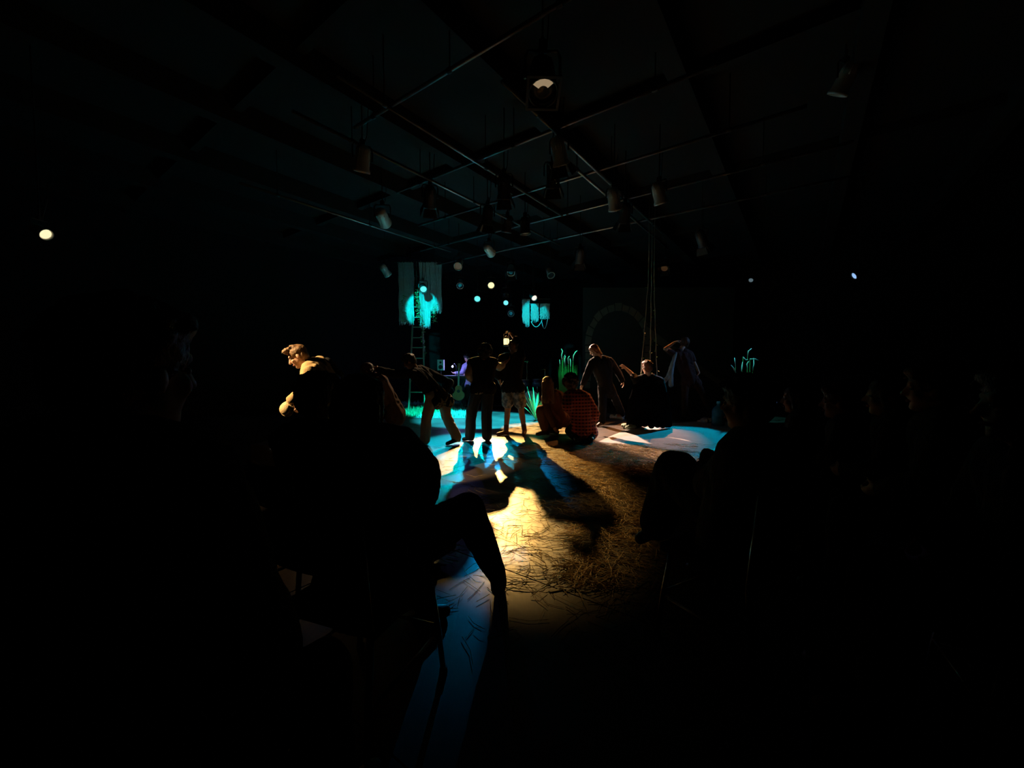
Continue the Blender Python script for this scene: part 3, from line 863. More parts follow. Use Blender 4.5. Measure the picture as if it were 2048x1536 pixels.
# hanging fringe on the right
D1 = 12.9
r = thing('fringe_hanging', 'small ragged fringe of strips and ropes lit cyan under the rose lamp', 'curtain', (X(1070, D1), D1, Zp(597, D1)))
for (a, b, t, zb, n) in ((1045, 1058, 600, 642, 70), (1062, 1076, 608, 640, 70), (1080, 1098, 608, 634, 60), (1050, 1058, 606, 650, 30)):
    m = MB(); strands(m, X(a, D1), X(b, D1), D1, Zp(t, D1), Zp(zb, D1), n, .008, rnd, .09, 4)
    m.tube([(X(a, D1), D1, Zp(t, D1)), (X(b, D1), D1, Zp(t, D1))], .012, 6)
    build('fringe_strip', m, MOSS, r)
for (a, b, sag) in (((1062, 643), (1084, 640), 12), ((1083, 641), (1098, 618), 26)):
    pa, pb = P(*a, D1 - .05), P(*b, D1 - .05); sg = sag / FPX * D1
    m = MB(); m.tube([pa.lerp(pb, i / 14) - V((0, 0, sg * 4 * (i / 14) * (1 - i / 14))) for i in range(15)], .012, 6); build('rope_loop', m, MOSS, r, True)
m = MB()
for x in (1047, 1069, 1096): m.tube([(X(x, D1), D1, Zp(602, D1)), (X(x, D1), D1, RH)], .006, 5)
m.tube([(X(1043, D1), D1, Zp(598, D1)), (X(1100, D1), D1, Zp(598, D1))], .015, 6); build('hanging_bar', m, BLACKMETAL, r)

# reed clumps
REED = mat('reed_green', (.06, .32, .07), .6, var=.35, vscale=16)
REEDTIP = mat('reed_tip', (.45, .6, .5), .6, var=.2, vscale=20)


def reeds(px, w, base_y, D, tops, n, label, rs):
    rd = random.Random(rs); bx = X(px, D); r = thing('reed_clump', label, 'plant', (bx, D, 0), 'reed clumps on the stage')
    hw = w / 2 / FPX * D
    m = MB()
    for k in range(n):
        x = rd.uniform(-hw, hw); y = rd.uniform(-.15, .15); h = Zp(base_y, D) * rd.uniform(.82, 1.08); ln = rd.uniform(-.05, .05); wd = rd.uniform(.006, .012)
        for i in range(3):
            z0, z1 = h * i / 3, h * (i + 1) / 3; x0 = bx + x + ln * (i / 3) ** 2; x1 = bx + x + ln * ((i + 1) / 3) ** 2; w0, w1 = wd * (1 - i / 3.3), wd * (1 - (i + 1) / 3.3)
            m.add([(x0 - w0, D + y, z0), (x0 + w0, D + y + .004, z0), (x1 + w1, D + y + .004, z1), (x1 - w1, D + y, z1)], [(0, 1, 2, 3)])
    build('grass_blades', m, REED, r)['kind'] = 'stuff'
    for pts in tops:
        q = [P(a, b, D - .05 + rd.uniform(-.05, .05)) for a, b in pts]
        q0 = [V((q[0].x + rd.uniform(-.02, .02), q[0].y, 0))] + q
        s_ = MB(); s_.tube(q0[:2], .007, 5); so = build('stalk', s_, REED, r)
        s_ = MB(); s_.tube(q, [.011] + [.016] * (len(q) - 2) + [.008], 6); build('seed_head', s_, REEDTIP, so, True)
    return r


reeds(1136, 36, 735, 11.0, [[(1124, 722), (1123, 710), (1125, 702), (1122, 697)], [(1130, 733), (1129, 718), (1131, 712)], [(1137, 728), (1136, 716), (1139, 712)], [(1141, 733), (1141, 722), (1140, 717)],
                            [(1146, 722), (1147, 711), (1151, 704), (1155, 701)], [(1120, 728), (1119, 719)], [(1126, 718), (1130, 710)]], 240, 'tall clump of green reeds with pale curled tips behind the kneeling pair', 5)
reeds(1492, 40, 752, 9.2, [[(1473, 748), (1468, 738), (1462, 730)], [(1471, 733), (1469, 716)], [(1483, 746), (1484, 735), (1485, 724)], [(1495, 712), (1497, 702), (1503, 697)],
                           [(1497, 744), (1494, 728), (1498, 722)], [(1505, 744), (1508, 728), (1507, 716)], [(1486, 714), (1491, 720), (1496, 719)], [(1500, 718), (1510, 718), (1519, 722)]], 60,
      'sparse clump of pale reeds seen above the nearest spectator', 6)

# painted arch flat: board with separate painted stones
FLAT = mat('flat_dark_teal', (.030, .045, .042), .9, bump=.3, bscale=8, var=.4, vscale=1.5)
STONE = mat('arch_stone', (.16, .16, .12), .9, bump=.4, bscale=14, var=.4, vscale=5)
DF = 13.3
r = thing('painted_flat', 'dark scenery flat painted with a stone arch behind the rope swing', 'scenery', (X(1310, DF), DF, 0))
m = MB(); m.box((X(1315, DF), DF + .03, 1.95), (X(1465, DF) - X(1165, DF), .04, 3.9)); build('board', m, FLAT, r)
ctr = P(1236, 690, DF); rx, rz = (1290 - 1182) / 2 / FPX * DF, (690 - 622) / FPX * DF
for k in range(13):
    a0 = PI * (k + .06) / 13; a1 = PI * (k + .94) / 13; pts = []
    j = rnd.uniform(-.02, .05)
    for (a, q) in ((a0, 1), (a1, 1), (a1, 1.2 + j), (a0, 1.2 + j)):
        pts.append(V((ctr.x - math.cos(a) * rx * q, DF + .008, ctr.z + math.sin(a) * rz * q)))
    m = MB(); m.prism(pts, (0, -.02, 0)); build('stone', m, STONE, r)
for k in range(6):
    for sx in (-1, 1):
        z1 = ctr.z - .02 - k * .24; m = MB(); m.box((ctr.x + sx * rx * (1.1 + rnd.uniform(-.02, .02)), DF, z1 - .11), (rx * .2, .025, .21)); build('stone', m, STONE, r)
for k in range(9):       # painted root or branch running down to the right
    a = P(1290 + k * 17, 660 + k * 12, DF); b = P(1307 + k * 17, 672 + k * 12, DF); w = .16 - .008 * k
    m = MB(); m.prism([(a.x, DF + .008, a.z - w), (b.x, DF + .008, b.z - w * .95), (b.x, DF + .008, b.z + w * .95), (a.x, DF + .008, a.z + w)], (0, -.018, 0)); build('painted_branch', m, STONE, r)

# rope swing
ROPE = mat('rope', (.30, .32, .26), .9, bump=.6, bscale=120)
r = thing('rope_swing', 'rope swing on three leafy ropes behind the cloaked performer', 'swing', P(1297, 800, 8.6))
for k, (tp, bt, D) in enumerate((((1297, 560), (1281, 760), 8.6), ((1303, 560), (1300, 760), 8.75), ((1308, 560), (1314, 760), 8.6))):
    a, b = P(*tp, D + .1), P(*bt, D); a2 = V((a.x, a.y, RH))
    pts = [a2] + [a.lerp(b, i / 10) + V((.006 * math.sin(i * 2.3), 0, 0)) for i in range(11)] + [P(bt[0], 806, D)]
    m = MB(); m.tube(pts, .009, 6); ro = build('rope', m, ROPE, r, True)
    m = MB(); leaves(m, pts[1:-1], 36, .05, rnd, .018); build('ivy', m, LEAF, ro)['kind'] = 'stuff'
a, b = P(1276, 806, 8.62), P(1319, 806, 8.62)
m = MB(); m.beam(a, b, .24, .035); build('swing_seat', m, WOOD, r)

# ------------------------------------------------------------------ band corner
DB = 12.6
BRASS = mat('brass', (.7, .5, .2), .25, 1.0)
DRUM = mat('drum_shell', (.05, .03, .06), .35)
HEADM = mat('drum_head', (.6, .6, .58), .6)
kx, ky = X(1062, DB), DB
r = thing('drum_kit', 'dark drum kit with cymbals behind the performer in shorts', 'drum kit', (kx, ky, 0))
RX = Matrix.Rotation(PI / 2, 3, 'X')
m = MB(); m.lathe([(.27, -.2), (.275, -.2), (.275, .2), (.27, .2)], (kx, ky, .29), RX, 24); bd = build('bass_drum', m, DRUM, r, True)
m = MB(); m.lathe([(.262, .201), (.262, .206)], (kx, ky, .29), RX, 24); build('drum_head', m, HEADM, bd)
for q, (dx, dy, z, rr, h) in enumerate(((-.2, 0, .68, .15, .2), (.2, 0, .68, .16, .22), (.55, .3, .42, .2, .38), (-.5, .3, .6, .18, .14))):
    m = MB(); m.lathe([(rr * .96, 0), (rr, 0), (rr, h), (rr * .96, h)], (kx + dx, ky + dy, z), None, 20); d_ = build('snare_drum' if q == 3 else 'tom_drum', m, DRUM, r, True)
    m = MB(); m.lathe([(rr * .95, h), (rr * .95, h + .006)], (kx + dx, ky + dy, z), None, 20); build('drum_head', m, HEADM, d_)
    m = MB()
    for k in range(3):
        a = k * 2.09; m.tube([(kx + dx, ky + dy, z * .6), (kx + dx + math.cos(a) * .2, ky + dy + math.sin(a) * .2, .01)], .009, 5)
    m.tube([(kx + dx, ky + dy, z + .01), (kx + dx, ky + dy, z * .5)], .012, 6); build('drum_stand', m, STEEL, d_)
for (px, py, dd, rr, tl) in ((1054, 724, -.1, .2, .15), (1090, 738, .2, .22, -.2), (1030, 745, .25, .17, .1)):
    c = P(px, py, DB + dd); M_ = Matrix.Rotation(tl, 3, 'Y')
    m = MB(); m.lathe([(rr, 0), (rr * .97, .006), (.05, .03), (.035, .05), (.0, .056), (.0, .05), (.03, .044), (.045, .024), (rr * .97, .001)], c, M_, 24); cy_ = build('cymbal', m, BRASS, r, True)
    m = MB(); m.tube([c, (c.x, c.y, .4)], .01, 6)
    for k in range(3):
        a = k * 2.09 + .5; m.tube([(c.x, c.y, .42), (c.x + math.cos(a) * .26, c.y + math.sin(a) * .26, .01)], .008, 5)
    build('cymbal_stand', m, STEEL, cy_)

# acoustic guitar on a stand
GUIT = mat('guitar_wood', (.32, .09, .03), .3, var=.2, vscale=10)
gx = V((X(917, 11.8), 11.8, 0)); gz = Zp(785, 11.8)
r = thing('acoustic_guitar', 'brown acoustic guitar leaning on a stand by the musician', 'guitar', gx)
m = MB()
prof = []
for k in range(28):
    t = 2 * PI * k / 28; zz = -math.cos(t); w = .155 - .03 * zz - .045 * math.exp(-((zz - .25) / .28) ** 2)
    prof.append(V((gx.x + w * math.sin(t) * (1.15 if zz < 0 else 1.0), gx.y - .05 + .1 * (zz + 1) * .2, gz + .23 * zz)))
m.prism(prof, (0, .1, -.02)); bo = build('guitar_body', m, GUIT, r)
m = MB(); m.lathe([(.048, 0), (.048, .003)], (gx.x, gx.y - .055 + .022, gz + .04), RX, 20); build('sound_hole', m, BLACK, bo)
m = MB(); m.beam((gx.x, gx.y - .02, gz + .2), (gx.x, gx.y + .1, gz + .72), .05, .025, (0, 1, 0)); nk = build('neck', m, WOOD, r)
m = MB(); m.beam((gx.x, gx.y + .1, gz + .72), (gx.x, gx.y + .135, gz + .86), .07, .02, (0, 1, 0)); build('headstock', m, GUIT, nk)
m = MB()
for dx, dy in ((-.18, -.12), (.18, -.12), (0, .28)): m.tube([(gx.x, gx.y + .12, gz + .05), (gx.x + dx, gx.y + dy, .01)], .01, 6)
m.tube([(gx.x - .1, gx.y - .1, gz - .26), (gx.x - .1, gx.y + .06, gz - .27), (gx.x + .1, gx.y + .06, gz - .27), (gx.x + .1, gx.y - .1, gz - .26)], .008, 6)
m.tube([(gx.x, gx.y + .06, gz - .27), (gx.x, gx.y + .12, gz + .05)], .01, 6)
build('guitar_stand', m, BLACKMETAL, r)

# pale loudspeaker on a pole, keyboard, small violet lamp
BOXP = mat('pale_box', (.38, .36, .33), .7)
p = P(882, 740, 12.2)
r = thing('loudspeaker', 'small pale loudspeaker on a pole beside the band', 'speaker', (p.x, p.y, 0))
m = MB(); m.box((p.x, p.y, p.z + .15), (.19, .17, .32)); cb = build('cabinet', m, BOXP, r)
for z, rr in ((.09, .065), (.23, .035)):
    m = MB(); m.lathe([(rr, .0), (rr, .006), (rr * .8, .004), (.01, -.002)], (p.x, p.y - .086, p.z + z), RX, 16); build('cone', m, BLACK, cb)
m = MB(); m.tube([(p.x, p.y, p.z), (p.x, p.y, .3)], .015, 8); po = build('pole', m, BLACKMETAL, r)
for k in range(3):
    a = k * 2.09; m = MB(); m.tube([(p.x, p.y, .45), (p.x + math.cos(a) * .3, p.y + math.sin(a) * .3, .012)], .011, 6); build('leg', m, BLACKMETAL, r)
p = P(912, 752, 12.3)
r = thing('keyboard', 'electric keyboard on a crossed stand in front of the musician', 'keyboard', (p.x, p.y, 0))
m = MB(); m.box((p.x, p.y, p.z - .03), (.95, .3, .07)); kb = build('case', m, BLACK, r)
KEYW = mat('white_keys', (.7, .7, .72), .4)
for k in range(20):
    m = MB(); m.box((p.x - .43 + k * .045, p.y + .06, p.z + .012), (.042, .14, .014)); build('key', m, KEYW, kb)
for sx in (-1, 1):
    m = MB(); m.beam((p.x - .3 * sx, p.y + .05 * sx, .015), (p.x + .3 * sx, p.y + .05 * sx, p.z - .07), .03, .03, (0, 1, 0)); build('stand_bar', m, BLACKMETAL, r)
p = P(905, 733, 12.15)
VIOLET = mat('violet_bulb', (.5, .5, 1), .3, emit=(.55, .6, 1), estr=14)
r = thing('clip_lamp', 'tiny violet white clip lamp shining over the keyboard', 'lamp', (p.x, p.y, P(905, 752, 12.3).z))
m = MB(); m.ell(p, (.028, .028, .028)); build('bulb', m, VIOLET, r, True)
m = MB(); m.tube([p + V((0, 0, .02)), p + V((.05, .02, .1)), p + V((.1, .1, .02)), V((p.x + .1, p.y + .12, P(905, 752, 12.3).z))], .008, 6); build('gooseneck', m, BLACKMETAL, r, True)
ld = bpy.data.lights.new('clip_light', 'POINT'); ld.energy = 14; ld.color = (.3, .3, 1); ld.shadow_soft_size = .03
lo = bpy.data.objects.new('glow', ld); COL.objects.link(lo); lo.parent = r; lo.location = p - V(r.location) + V((.03, .05, .07))

# spiky leafy plant beside the kneeling pair
def spiky(px, D, h, n, label, seed):
    rd = random.Random(seed); b = V((X(px, D), D, 0)); r = thing('leafy_plant', label, 'plant', b, 'leafy plants on the stage')
    for k in range(n):
        a = rd.uniform(0, 2 * PI); L = h * rd.uniform(.6, 1.1); lean = rd.uniform(.3, 1.1); w = .03 * h
        d = V((math.cos(a), math.sin(a) * .6, 0)); pts = []
        for i in range(6):
            t = i / 5; pts.append(b + d * (L * lean * t * .8) + V((0, 0, L * (t * 1.25 - .45 * lean * t * t) + .02)))
        m = MB(); sd = d.cross(V((0, 0, 1))).normalized(); vs = []
        for i, q in enumerate(pts):
            ww = w * math.sin(PI * (.12 + .88 * i / 5)) + .002; vs += [q - sd * ww, q + V((0, 0, -.012)), q + sd * ww]
        fs = []
        for i in range(5):
            j = i * 3; fs += [(j, j + 1, j + 4, j + 3), (j + 1, j + 2, j + 5, j + 4)]
        m.add(vs, fs); build('leaf', m, LEAF2, r)
    return r


spiky(1072, 9.6, .72, 26, 'spiky green plant left of the kneeling long-haired performer', 4)
spiky(1112, 9.9, .66, 20, 'spiky green plant between the kneeling pair and the reeds', 8)

# grass mat on the left back
TURF = mat('turf', (.10, .42, .30), .8, var=.3, vscale=12)
tx = [G(735, 836), G(930, 836), G(935, 806), G(700, 806)]
r = thing('turf_mat', 'shaggy green turf mat lit teal behind the bending performer', 'mat', (tx[0] + tx[2]) / 2)
m = MB(); m.prism([p + V((0, 0, .002)) for p in tx], (0, 0, .015)); build('backing', m, TURF, r)
m = MB(); rd = random.Random(9)
for k in range(5200):
    a, b = rd.random(), rd.random() ** 1.3; q = tx[0].lerp(tx[1], a).lerp(tx[3].lerp(tx[2], a), b); h = rd.uniform(.04, .13); an = rd.uniform(0, 2 * PI)
    d = V((math.cos(an), math.sin(an), 0)); t = q + d * rd.uniform(.01, .07) + V((0, 0, h)); w = V((-d.y, d.x, 0)) * .012
    m.add([q + w + V((0, 0, .015)), q - w + V((0, 0, .015)), t], [(0, 1, 2)])
build('grass', m, TURF, r)['kind'] = 'stuff'

# pale canvas cloth on the floor at the right
CANVAS = mat('pale_canvas', (.48, .44, .40), .9, bump=.5, bscale=25, var=.2, vscale=6)
cpts = [(1196, 884), (1222, 872), (1262, 856), (1330, 848), (1400, 842), (1470, 846), (1476, 868), (1440, 892), (1404, 906), (1360, 903), (1300, 896), (1250, 889)]
cc = [G(a, b) for a, b in cpts]
m = MB(); ctr_ = sum(cc, V()) / len(cc); vs = []; fs = []; n = len(cc); rings = 7
for k in range(rings):
    t = 1 - k / rings
    for i, p in enumerate(cc):
        q = ctr_.lerp(p, t); vs.append((q.x, q.y, .004 + (.022 * (noise.noise(q * 2.2) + .5) if k else 0) if k else .003))
for k in range(rings - 1):
    for i in range(n):
        j = (i + 1) % n; fs.append((k * n + i, k * n + j, (k + 1) * n + j, (k + 1) * n + i))
fs.append(tuple((rings - 1) * n + i for i in range(n)))
m.add(vs, fs); one('floor_cloth', m, CANVAS, 'pale rumpled canvas cloth lying on the floor under the cloaked performer', 'cloth', smooth=True)


def bundle(px, py, w, label, material, seed):
    p = G(px, py); rd = random.Random(seed); m = MB()
    for k in range(9): m.ell(p + V((rd.uniform(-w, w), rd.uniform(-.12, .12), rd.uniform(.02, .07))), (rd.uniform(.06, .12), rd.uniform(.05, .1), rd.uniform(.03, .06)), Matrix.Rotation(rd.uniform(0, 3), 3, 'Z'))
    for v in m.v: v.z = max(v.z, .004)
    o = link('cloth_bundle', blob(m, .013, 2, .012, 14, (1, 1, 1), p, seed), material, None, True); o.location = p
    return tag(o, label, 'cloth', 'crumpled cloths on the stage')


bundle(1234, 838, .13, 'crumpled pale cloth behind the foot of the leaning performer', CANVAS, 3)
bundle(1262, 858, .15, 'crumpled pale green cloth in front of the cloaked performer', mat('cloth_pale_green', (.35, .42, .30), .9), 4)
bundle(1412, 846, .1, 'small crumpled white cloth beside the water jug', CANVAS, 5)

# water jug
JUG = mat('jug_plastic', (.10, .42, .50), .15, trans=.55)
p = G(1436, 852)
r = thing('water_jug', 'large ribbed blue plastic water jug standing on the stage', 'jug', p)
pr = [(.0, .0), (.12, .0), (.135, .02), (.135, .1), (.127, .115), (.135, .13), (.135, .21), (.127, .225), (.135, .24), (.135, .33), (.12, .38), (.07, .44), (.035, .46), (.033, .5), (.03, .5), (.03, .46), (.06, .435), (.112, .375), (.127, .33), (.119, .225), (.127, .1), (.11, .01), (.0, .01)]
m = MB(); m.lathe(pr, p, None, 24); build('bottle', m, JUG, r, True)
m = MB(); m.lathe([(.036, .49), (.04, .49), (.04, .535), (.03, .54), (.0, .54)], p, None, 16); build('cap', m, mat('jug_cap', (.3, .6, .65), .5), r)

# ------------------------------------------------------------------ straw
STRAW = mat('straw', (.52, .37, .17), .75, var=.35, vscale=3)
m = MB(); rd = random.Random(21)


def strand(q, L, an, r_):
    d = V((math.cos(an), math.sin(an), 0)); bend = V((-d.y, d.x, 0)) * rd.uniform(-.12, .12) * L; z0 = rd.uniform(.003, .012); lift = rd.uniform(0, .02) if rd.random() < .3 else 0
    pts = [q - d * L / 2 + V((0, 0, z0)), q + bend + V((0, 0, z0 + lift)), q + d * L / 2 + V((0, 0, z0 + rd.uniform(0, lift + .001)))]
    m.tube(pts, r_, 3)


for k in range(9500):
    z = rd.random()
    if z < .70:
        px, py = rd.gauss(1245, 90), 888 + abs(rd.gauss(0, 120)) * rd.uniform(.25, 1)
    elif z < .90:
        px, py = rd.gauss(1130, 90), rd.uniform(960, 1180)
    else:
        px, py = rd.uniform(870, 1400), 890 + 420 * rd.random() ** 1.5
    q = G(px, py)
    if q.y < 1.9 and rd.random() < .6: continue
    if px < 1135 and py > 930 and rd.random() < .72: continue
    strand(q, rd.uniform(.05, .22), rd.uniform(0, 2 * PI), rd.uniform(.0009, .0021))
one('straw', m, STRAW, 'loose straw strewn over the dark stage floor', 'straw', kind='stuff')
for (a, b, lb) in (((1098, 1184), (1131, 1178), 'short pale strip of tape at the floor board corner'),):
    pa, pb = G(*a), G(*b); m = MB(); m.beam(pa + V((0, 0, .003)), pb + V((0, 0, .003)), .018, .004); one('tape_strip', m, mat('tape', (.6, .55, .45), .7), lb, 'tape')
PALE_PATCH = mat('patch', (.6, .5, .42), .8)
pp = [G(1544, 1072), G(1556, 1078), G(1584, 1096), G(1572, 1098), G(1550, 1088)]  # thin pale polygon lying flat on the floor
m = MB(); m.prism([p + V((0, 0, .002)) for p in pp], (0, 0, .003)); one('pale_patch', m, PALE_PATCH, 'thin pale patch on the floor under a dark chair', 'patch')

# ------------------------------------------------------------------ performers
TAN = cloth('tan_jacket', (.42, .29, .15)); BEIGE = cloth('beige_trousers', (.50, .40, .31)); DARK = cloth('black_cloth', (.009, .0085, .0085)); VELVET = mat('black_velvet', (.004, .004, .0045), 1.0, spec=.0); CHAR = cloth('charcoal_cloth', (.022, .021, .02))
BROWN = cloth('brown_cloth', (.17, .085, .045)); CREAM = cloth('cream_shirt', (.58, .48, .38)); JEANS = cloth('dark_jeans', (.045, .055, .07)); DENIM = pattern_mat('washed_denim', (.10, .13, .16), (.34, .38, .40), (.52, .52, .50), 16, 'blotch')
PLAID = pattern_mat('red_plaid', (.26, .03, .02), (.03, .008, .008), (.45, .11, .075), 5.5, 'plaid'); PRINT = pattern_mat('printed_shirt', (.06, .05, .04), (.40, .33, .20), (.10, .09, .08), 18, 'blotch')
LEATHER = mat('brown_leather', (.20, .085, .04), .5, bump=.3, bscale=60); BLACKSHOE = mat('black_leather', (.015, .014, .014), .4, bump=.2, bscale=60); VIOSH = cloth('lilac_shirt', (.45, .42, .62)); ROSE = cloth('rust_skirt', (.24, .12, .08))

# bending man in the tan jacket
D = 4.5
j = JP(D, head=(596, 713, -.02), neck=(620, 732, .02), pel=(668, 784, .12), sl=(617, 745, -.17), sr=(640, 725, .2), el=(606, 786, -.32), wl=(583, 801, -.4), hdl=(574, 815, -.42),
       er=(606, 770, .35), wr=(594, 812, .1), hdr=(586, 826, .0), kl=(654, 868, -.12), kr=(678, 868, .22), al=(668, 962, -.02), ar=(690, 945, .3), tl=(648, 968, -.1), tr=(668, 950, .26))
p1 = person('bending person in tan jacket and beige trousers with swept light brown hair', j, SKIN, ('tuft', H_LIGHT), (TAN, 'long', .06, .022), ('trousers', BEIGE, .1, .085, .075), (BLACKSHOE, 0),
            face=(-.80, -.32, -.50), hup=(-.35, .0, .9), curl=.9, seed=11, vox=.008)
m = MB(); m.cap(P(655, 725, D + .22), .06, P(672, 752, D + .25), .075); m.cap(P(660, 730, D + .3), .06, P(676, 750, D + .32), .07)
link('backpack', blob(m, .013, 2, .005, 9, (1, 1, 1), ORG[p1.name], 2), DARK, p1, True)
# the round tan hat in his hand
c = P(573, 818, D - .42); f = V((-.15, -.98, .12)).normalized(); M_ = head_frame(V((0, 0, 1)), -f) if False else f.to_track_quat('Z', 'Y').to_matrix()
m = MB(); m.lathe([(.0, .05), (.04, .048), (.058, .03), (.062, .0), (.078, -.004), (.08, -.008), (.06, -.006), (.055, .0), (.05, .026), (.036, .04), (.0, .042)], c, M_, 24)
one('straw_hat', m, mat('straw_hat', (.62, .45, .24), .8, bump=.5, bscale=90), 'round tan hat held in the hand of the tan-jacketed performer', 'hat', smooth=True)

# crouching person in brown, gripped by the head
D = 6.5
j = JP(D, head=(733, 742, -.02), neck=(752, 756, 0), pel=(782, 812, .05), sl=(757, 766, -.2), sr=(760, 761, .2), el=(742, 800, -.26), wl=(735, 826, -.12), er=(745, 795, .3), wr=(736, 824, .25),
       kl=(744, 838, -.15), kr=(748, 838, .22), al=(762, 884, -.12), ar=(764, 882, .2), tl=(742, 893, -.12), tr=(744, 890, .2))
person('crouching person in a brown smock with dark hair, head gripped by another', j, SKIN, ('mid', H_BROWN), (BROWN, 'long', .16, .05), ('trousers', CHAR, .1, .08, .07), (BLACKSHOE, 0), face=(-.9, -.25, -.35), hup=(-.3, 0, .95), seed=12)

# bending person in dark jacket reaching to the left
D = 6.66
j = JP(D, head=(819, 724, 0), neck=(832, 742, 0), pel=(872, 786, .05), sl=(827, 748, -.18), sr=(843, 739, .2), el=(788, 748, -.22), wl=(757, 739, -.12), hdl=(741, 735, -.08), er=(900, 766, .3), wr=(888, 786, .12), hdr=(880, 794, .1),
       hl=(864, 793, -.06), hr=(884, 793, .12), kl=(853, 838, -.12), kr=(894, 836, .1), al=(850, 881, -.02), ar=(914, 876, .06), tl=(838, 889, -.12), tr=(896, 888, -.05))
person('bending person in dark jacket and pale trousers reaching out one arm', j, SKIN, ('short', H_BLACK), (DARK, 'long', .1, .022), ('trousers', BEIGE, .098, .085, .082), (BLACKSHOE, 0), vest=(PRINT, .13, .012),
       face=(-.85, -.15, -.5), hup=(-.3, .1, .9), seed=13, curl=.7)

# standing person in cream shirt and dark vest
D = 6.98
j = JP(D, head=(971, 706, -.02), neck=(966, 722, 0), pel=(966, 772, 0), sl=(944, 726, 0), sr=(986, 725, .02), el=(937, 750, -.08), wl=(946, 768, .02), hdl=(953, 776, .06), er=(999, 735, .22), wr=(1014, 722, .5), hdr=(1022, 716, .6),
       hl=(955, 780, 0), hr=(977, 780, 0), kl=(943, 826, .03), kr=(973, 828, .02), al=(940, 875, .02), ar=(974, 876, .0), tl=(929, 879, .02), tr=(977, 871, .22))
person('standing person in cream shirt, dark vest and wide dark jeans seen from behind', j, SKIN_D, ('curly', H_BLACK), (CREAM, 'rolled', .0, .012), ('trousers', JEANS, .105, .092, .085), (BLACKSHOE, 0), vest=(DARK, -.03, .036),
       face=(.35, .9, -.25), hup=(.1, .3, .95), seed=14)

# person in denim shorts lifting a lantern
D = 7.6
j = JP(D, head=(1026, 695, .02), neck=(1024, 712, 0), pel=(1025, 767, 0), sl=(1005, 717, 0), sr=(1042, 714, 0), el=(994, 745, -.06), wl=(1000, 766, .05), hdl=(1003, 776, .08), er=(1038, 687, .12), wr=(1022, 668, .22), hdr=(1014, 661, .24),
       hl=(1016, 776, 0), hr=(1036, 776, 0), kl=(1015, 822, .06), kr=(1043, 824, .04), al=(1012, 865, -.02), ar=(1049, 861, .0), tl=(997, 870, -.08), tr=(1047, 868, -.12))
p5 = person('person in dark top, washed denim shorts and brown ankle boots raising a lantern', j, SKIN, ('short', H_BROWN), (DARK, 'rolled', .0, .03), ('shorts', DENIM, .118, .1, .1), (LEATHER, .11), face=(-.2, .97, .05), seed=15, curl=1.1)
j5 = j
hp = j['wr'] + (j['hdr'] - j['wr']).normalized() * .1
r = thing('lantern', 'small glowing warm lantern held up by the person in shorts', 'lantern', hp + V((-.02, 0, -.30)))
lb = hp + V((-.02, .02, -.30)); GLASS = mat('lantern_glow', (.9, .8, .5), .3, emit=(1, .80, .36), estr=1.7)
m = MB(); m.lathe([(.0, .0), (.06, .0), (.06, .02), (.05, .03), (.0, .03)], lb, None, 16); build('base', m, BLACKMETAL, r, True)
m = MB(); m.lathe([(.042, .03), (.056, .06), (.056, .12), (.042, .15)], lb, None, 16); build('glass', m, GLASS, r, True)
m = MB(); m.lathe([(.055, .15), (.05, .165), (.025, .19), (.012, .2), (.0, .205)], lb, None, 16); build('lid', m, BLACKMETAL, r, True)
for k in range(4):
    a = k * PI / 2 + .4; m = MB(); m.tube([lb + V((math.cos(a) * .058, math.sin(a) * .058, .02)), lb + V((math.cos(a) * .06, math.sin(a) * .06, .15))], .004, 5); build('guard_bar', m, BLACKMETAL, r)
m = MB(); m.tube([lb + V((-.055, 0, .15)), lb + V((-.045, 0, .24)), lb + V((0, 0, .285)), lb + V((.045, 0, .24)), lb + V((.055, 0, .15))], .004, 5); build('handle', m, STEEL, r, True)
ld = bpy.data.lights.new('lantern_light', 'POINT'); ld.energy = 8; ld.color = (1, .65, .28); ld.shadow_soft_size = .05
lo = bpy.data.objects.new('flame', ld); COL.objects.link(lo); lo.parent = r; lo.location = V((0, .075, .1))

# musician behind the keyboard
D = 12.75
j = JP(D, head=(934, 716, -.02), neck=(938, 727, 0), pel=(942, 766, .1), sl=(929, 732, -.03), sr=(948, 731, .06), el=(924, 747, -.12), wl=(910, 746, -.28), er=(950, 748, -.1), wr=(936, 749, -.3),
       kl=(934, 786, -.1), kr=(950, 786, 0), al=(938, 811, 0), ar=(949, 811, .1), tl=(932, 814, -.15), tr=(946, 814, -.1))
person('musician in lilac shirt hunched over the keyboard at the back', j, SKIN, ('short', H_BLACK), (VIOSH, 'long', .04, .02), ('trousers', CHAR, .1, .08, .07), (BLACKSHOE, 0), face=(-.5, -.8, -.4), seed=16, vox=.012, cvox=.016)

# kneeling long-haired performer
D = 7.45
j = JP(D, head=(1094, 767, 0), neck=(1102, 784, .03), pel=(1121, 836, .02), sl=(1090, 796, -.06), sr=(1120, 790, .12), el=(1097, 826, -.22), wl=(1108, 852, -.26), er=(1131, 812, .18), wr=(1138, 832, .05),
       kl=(1083, 822, -.12), kr=(1100, 830, .3), al=(1092, 862, -.12), ar=(1112, 862, .25), tl=(1076, 868, -.16), tr=(1095, 862, .2))
person('crouching person with long dark blond hair in a rust skirt and blouse', j, SKIN, ('long', H_BLOND), (BROWN, 'long', .04, .02), ('skirt', ROSE, .12, .11, .1), (mat('striped_shoe', (.12, .07, .06), .6), 0), face=(-.25, .93, -.25), hup=(0, .3, .95), seed=17)

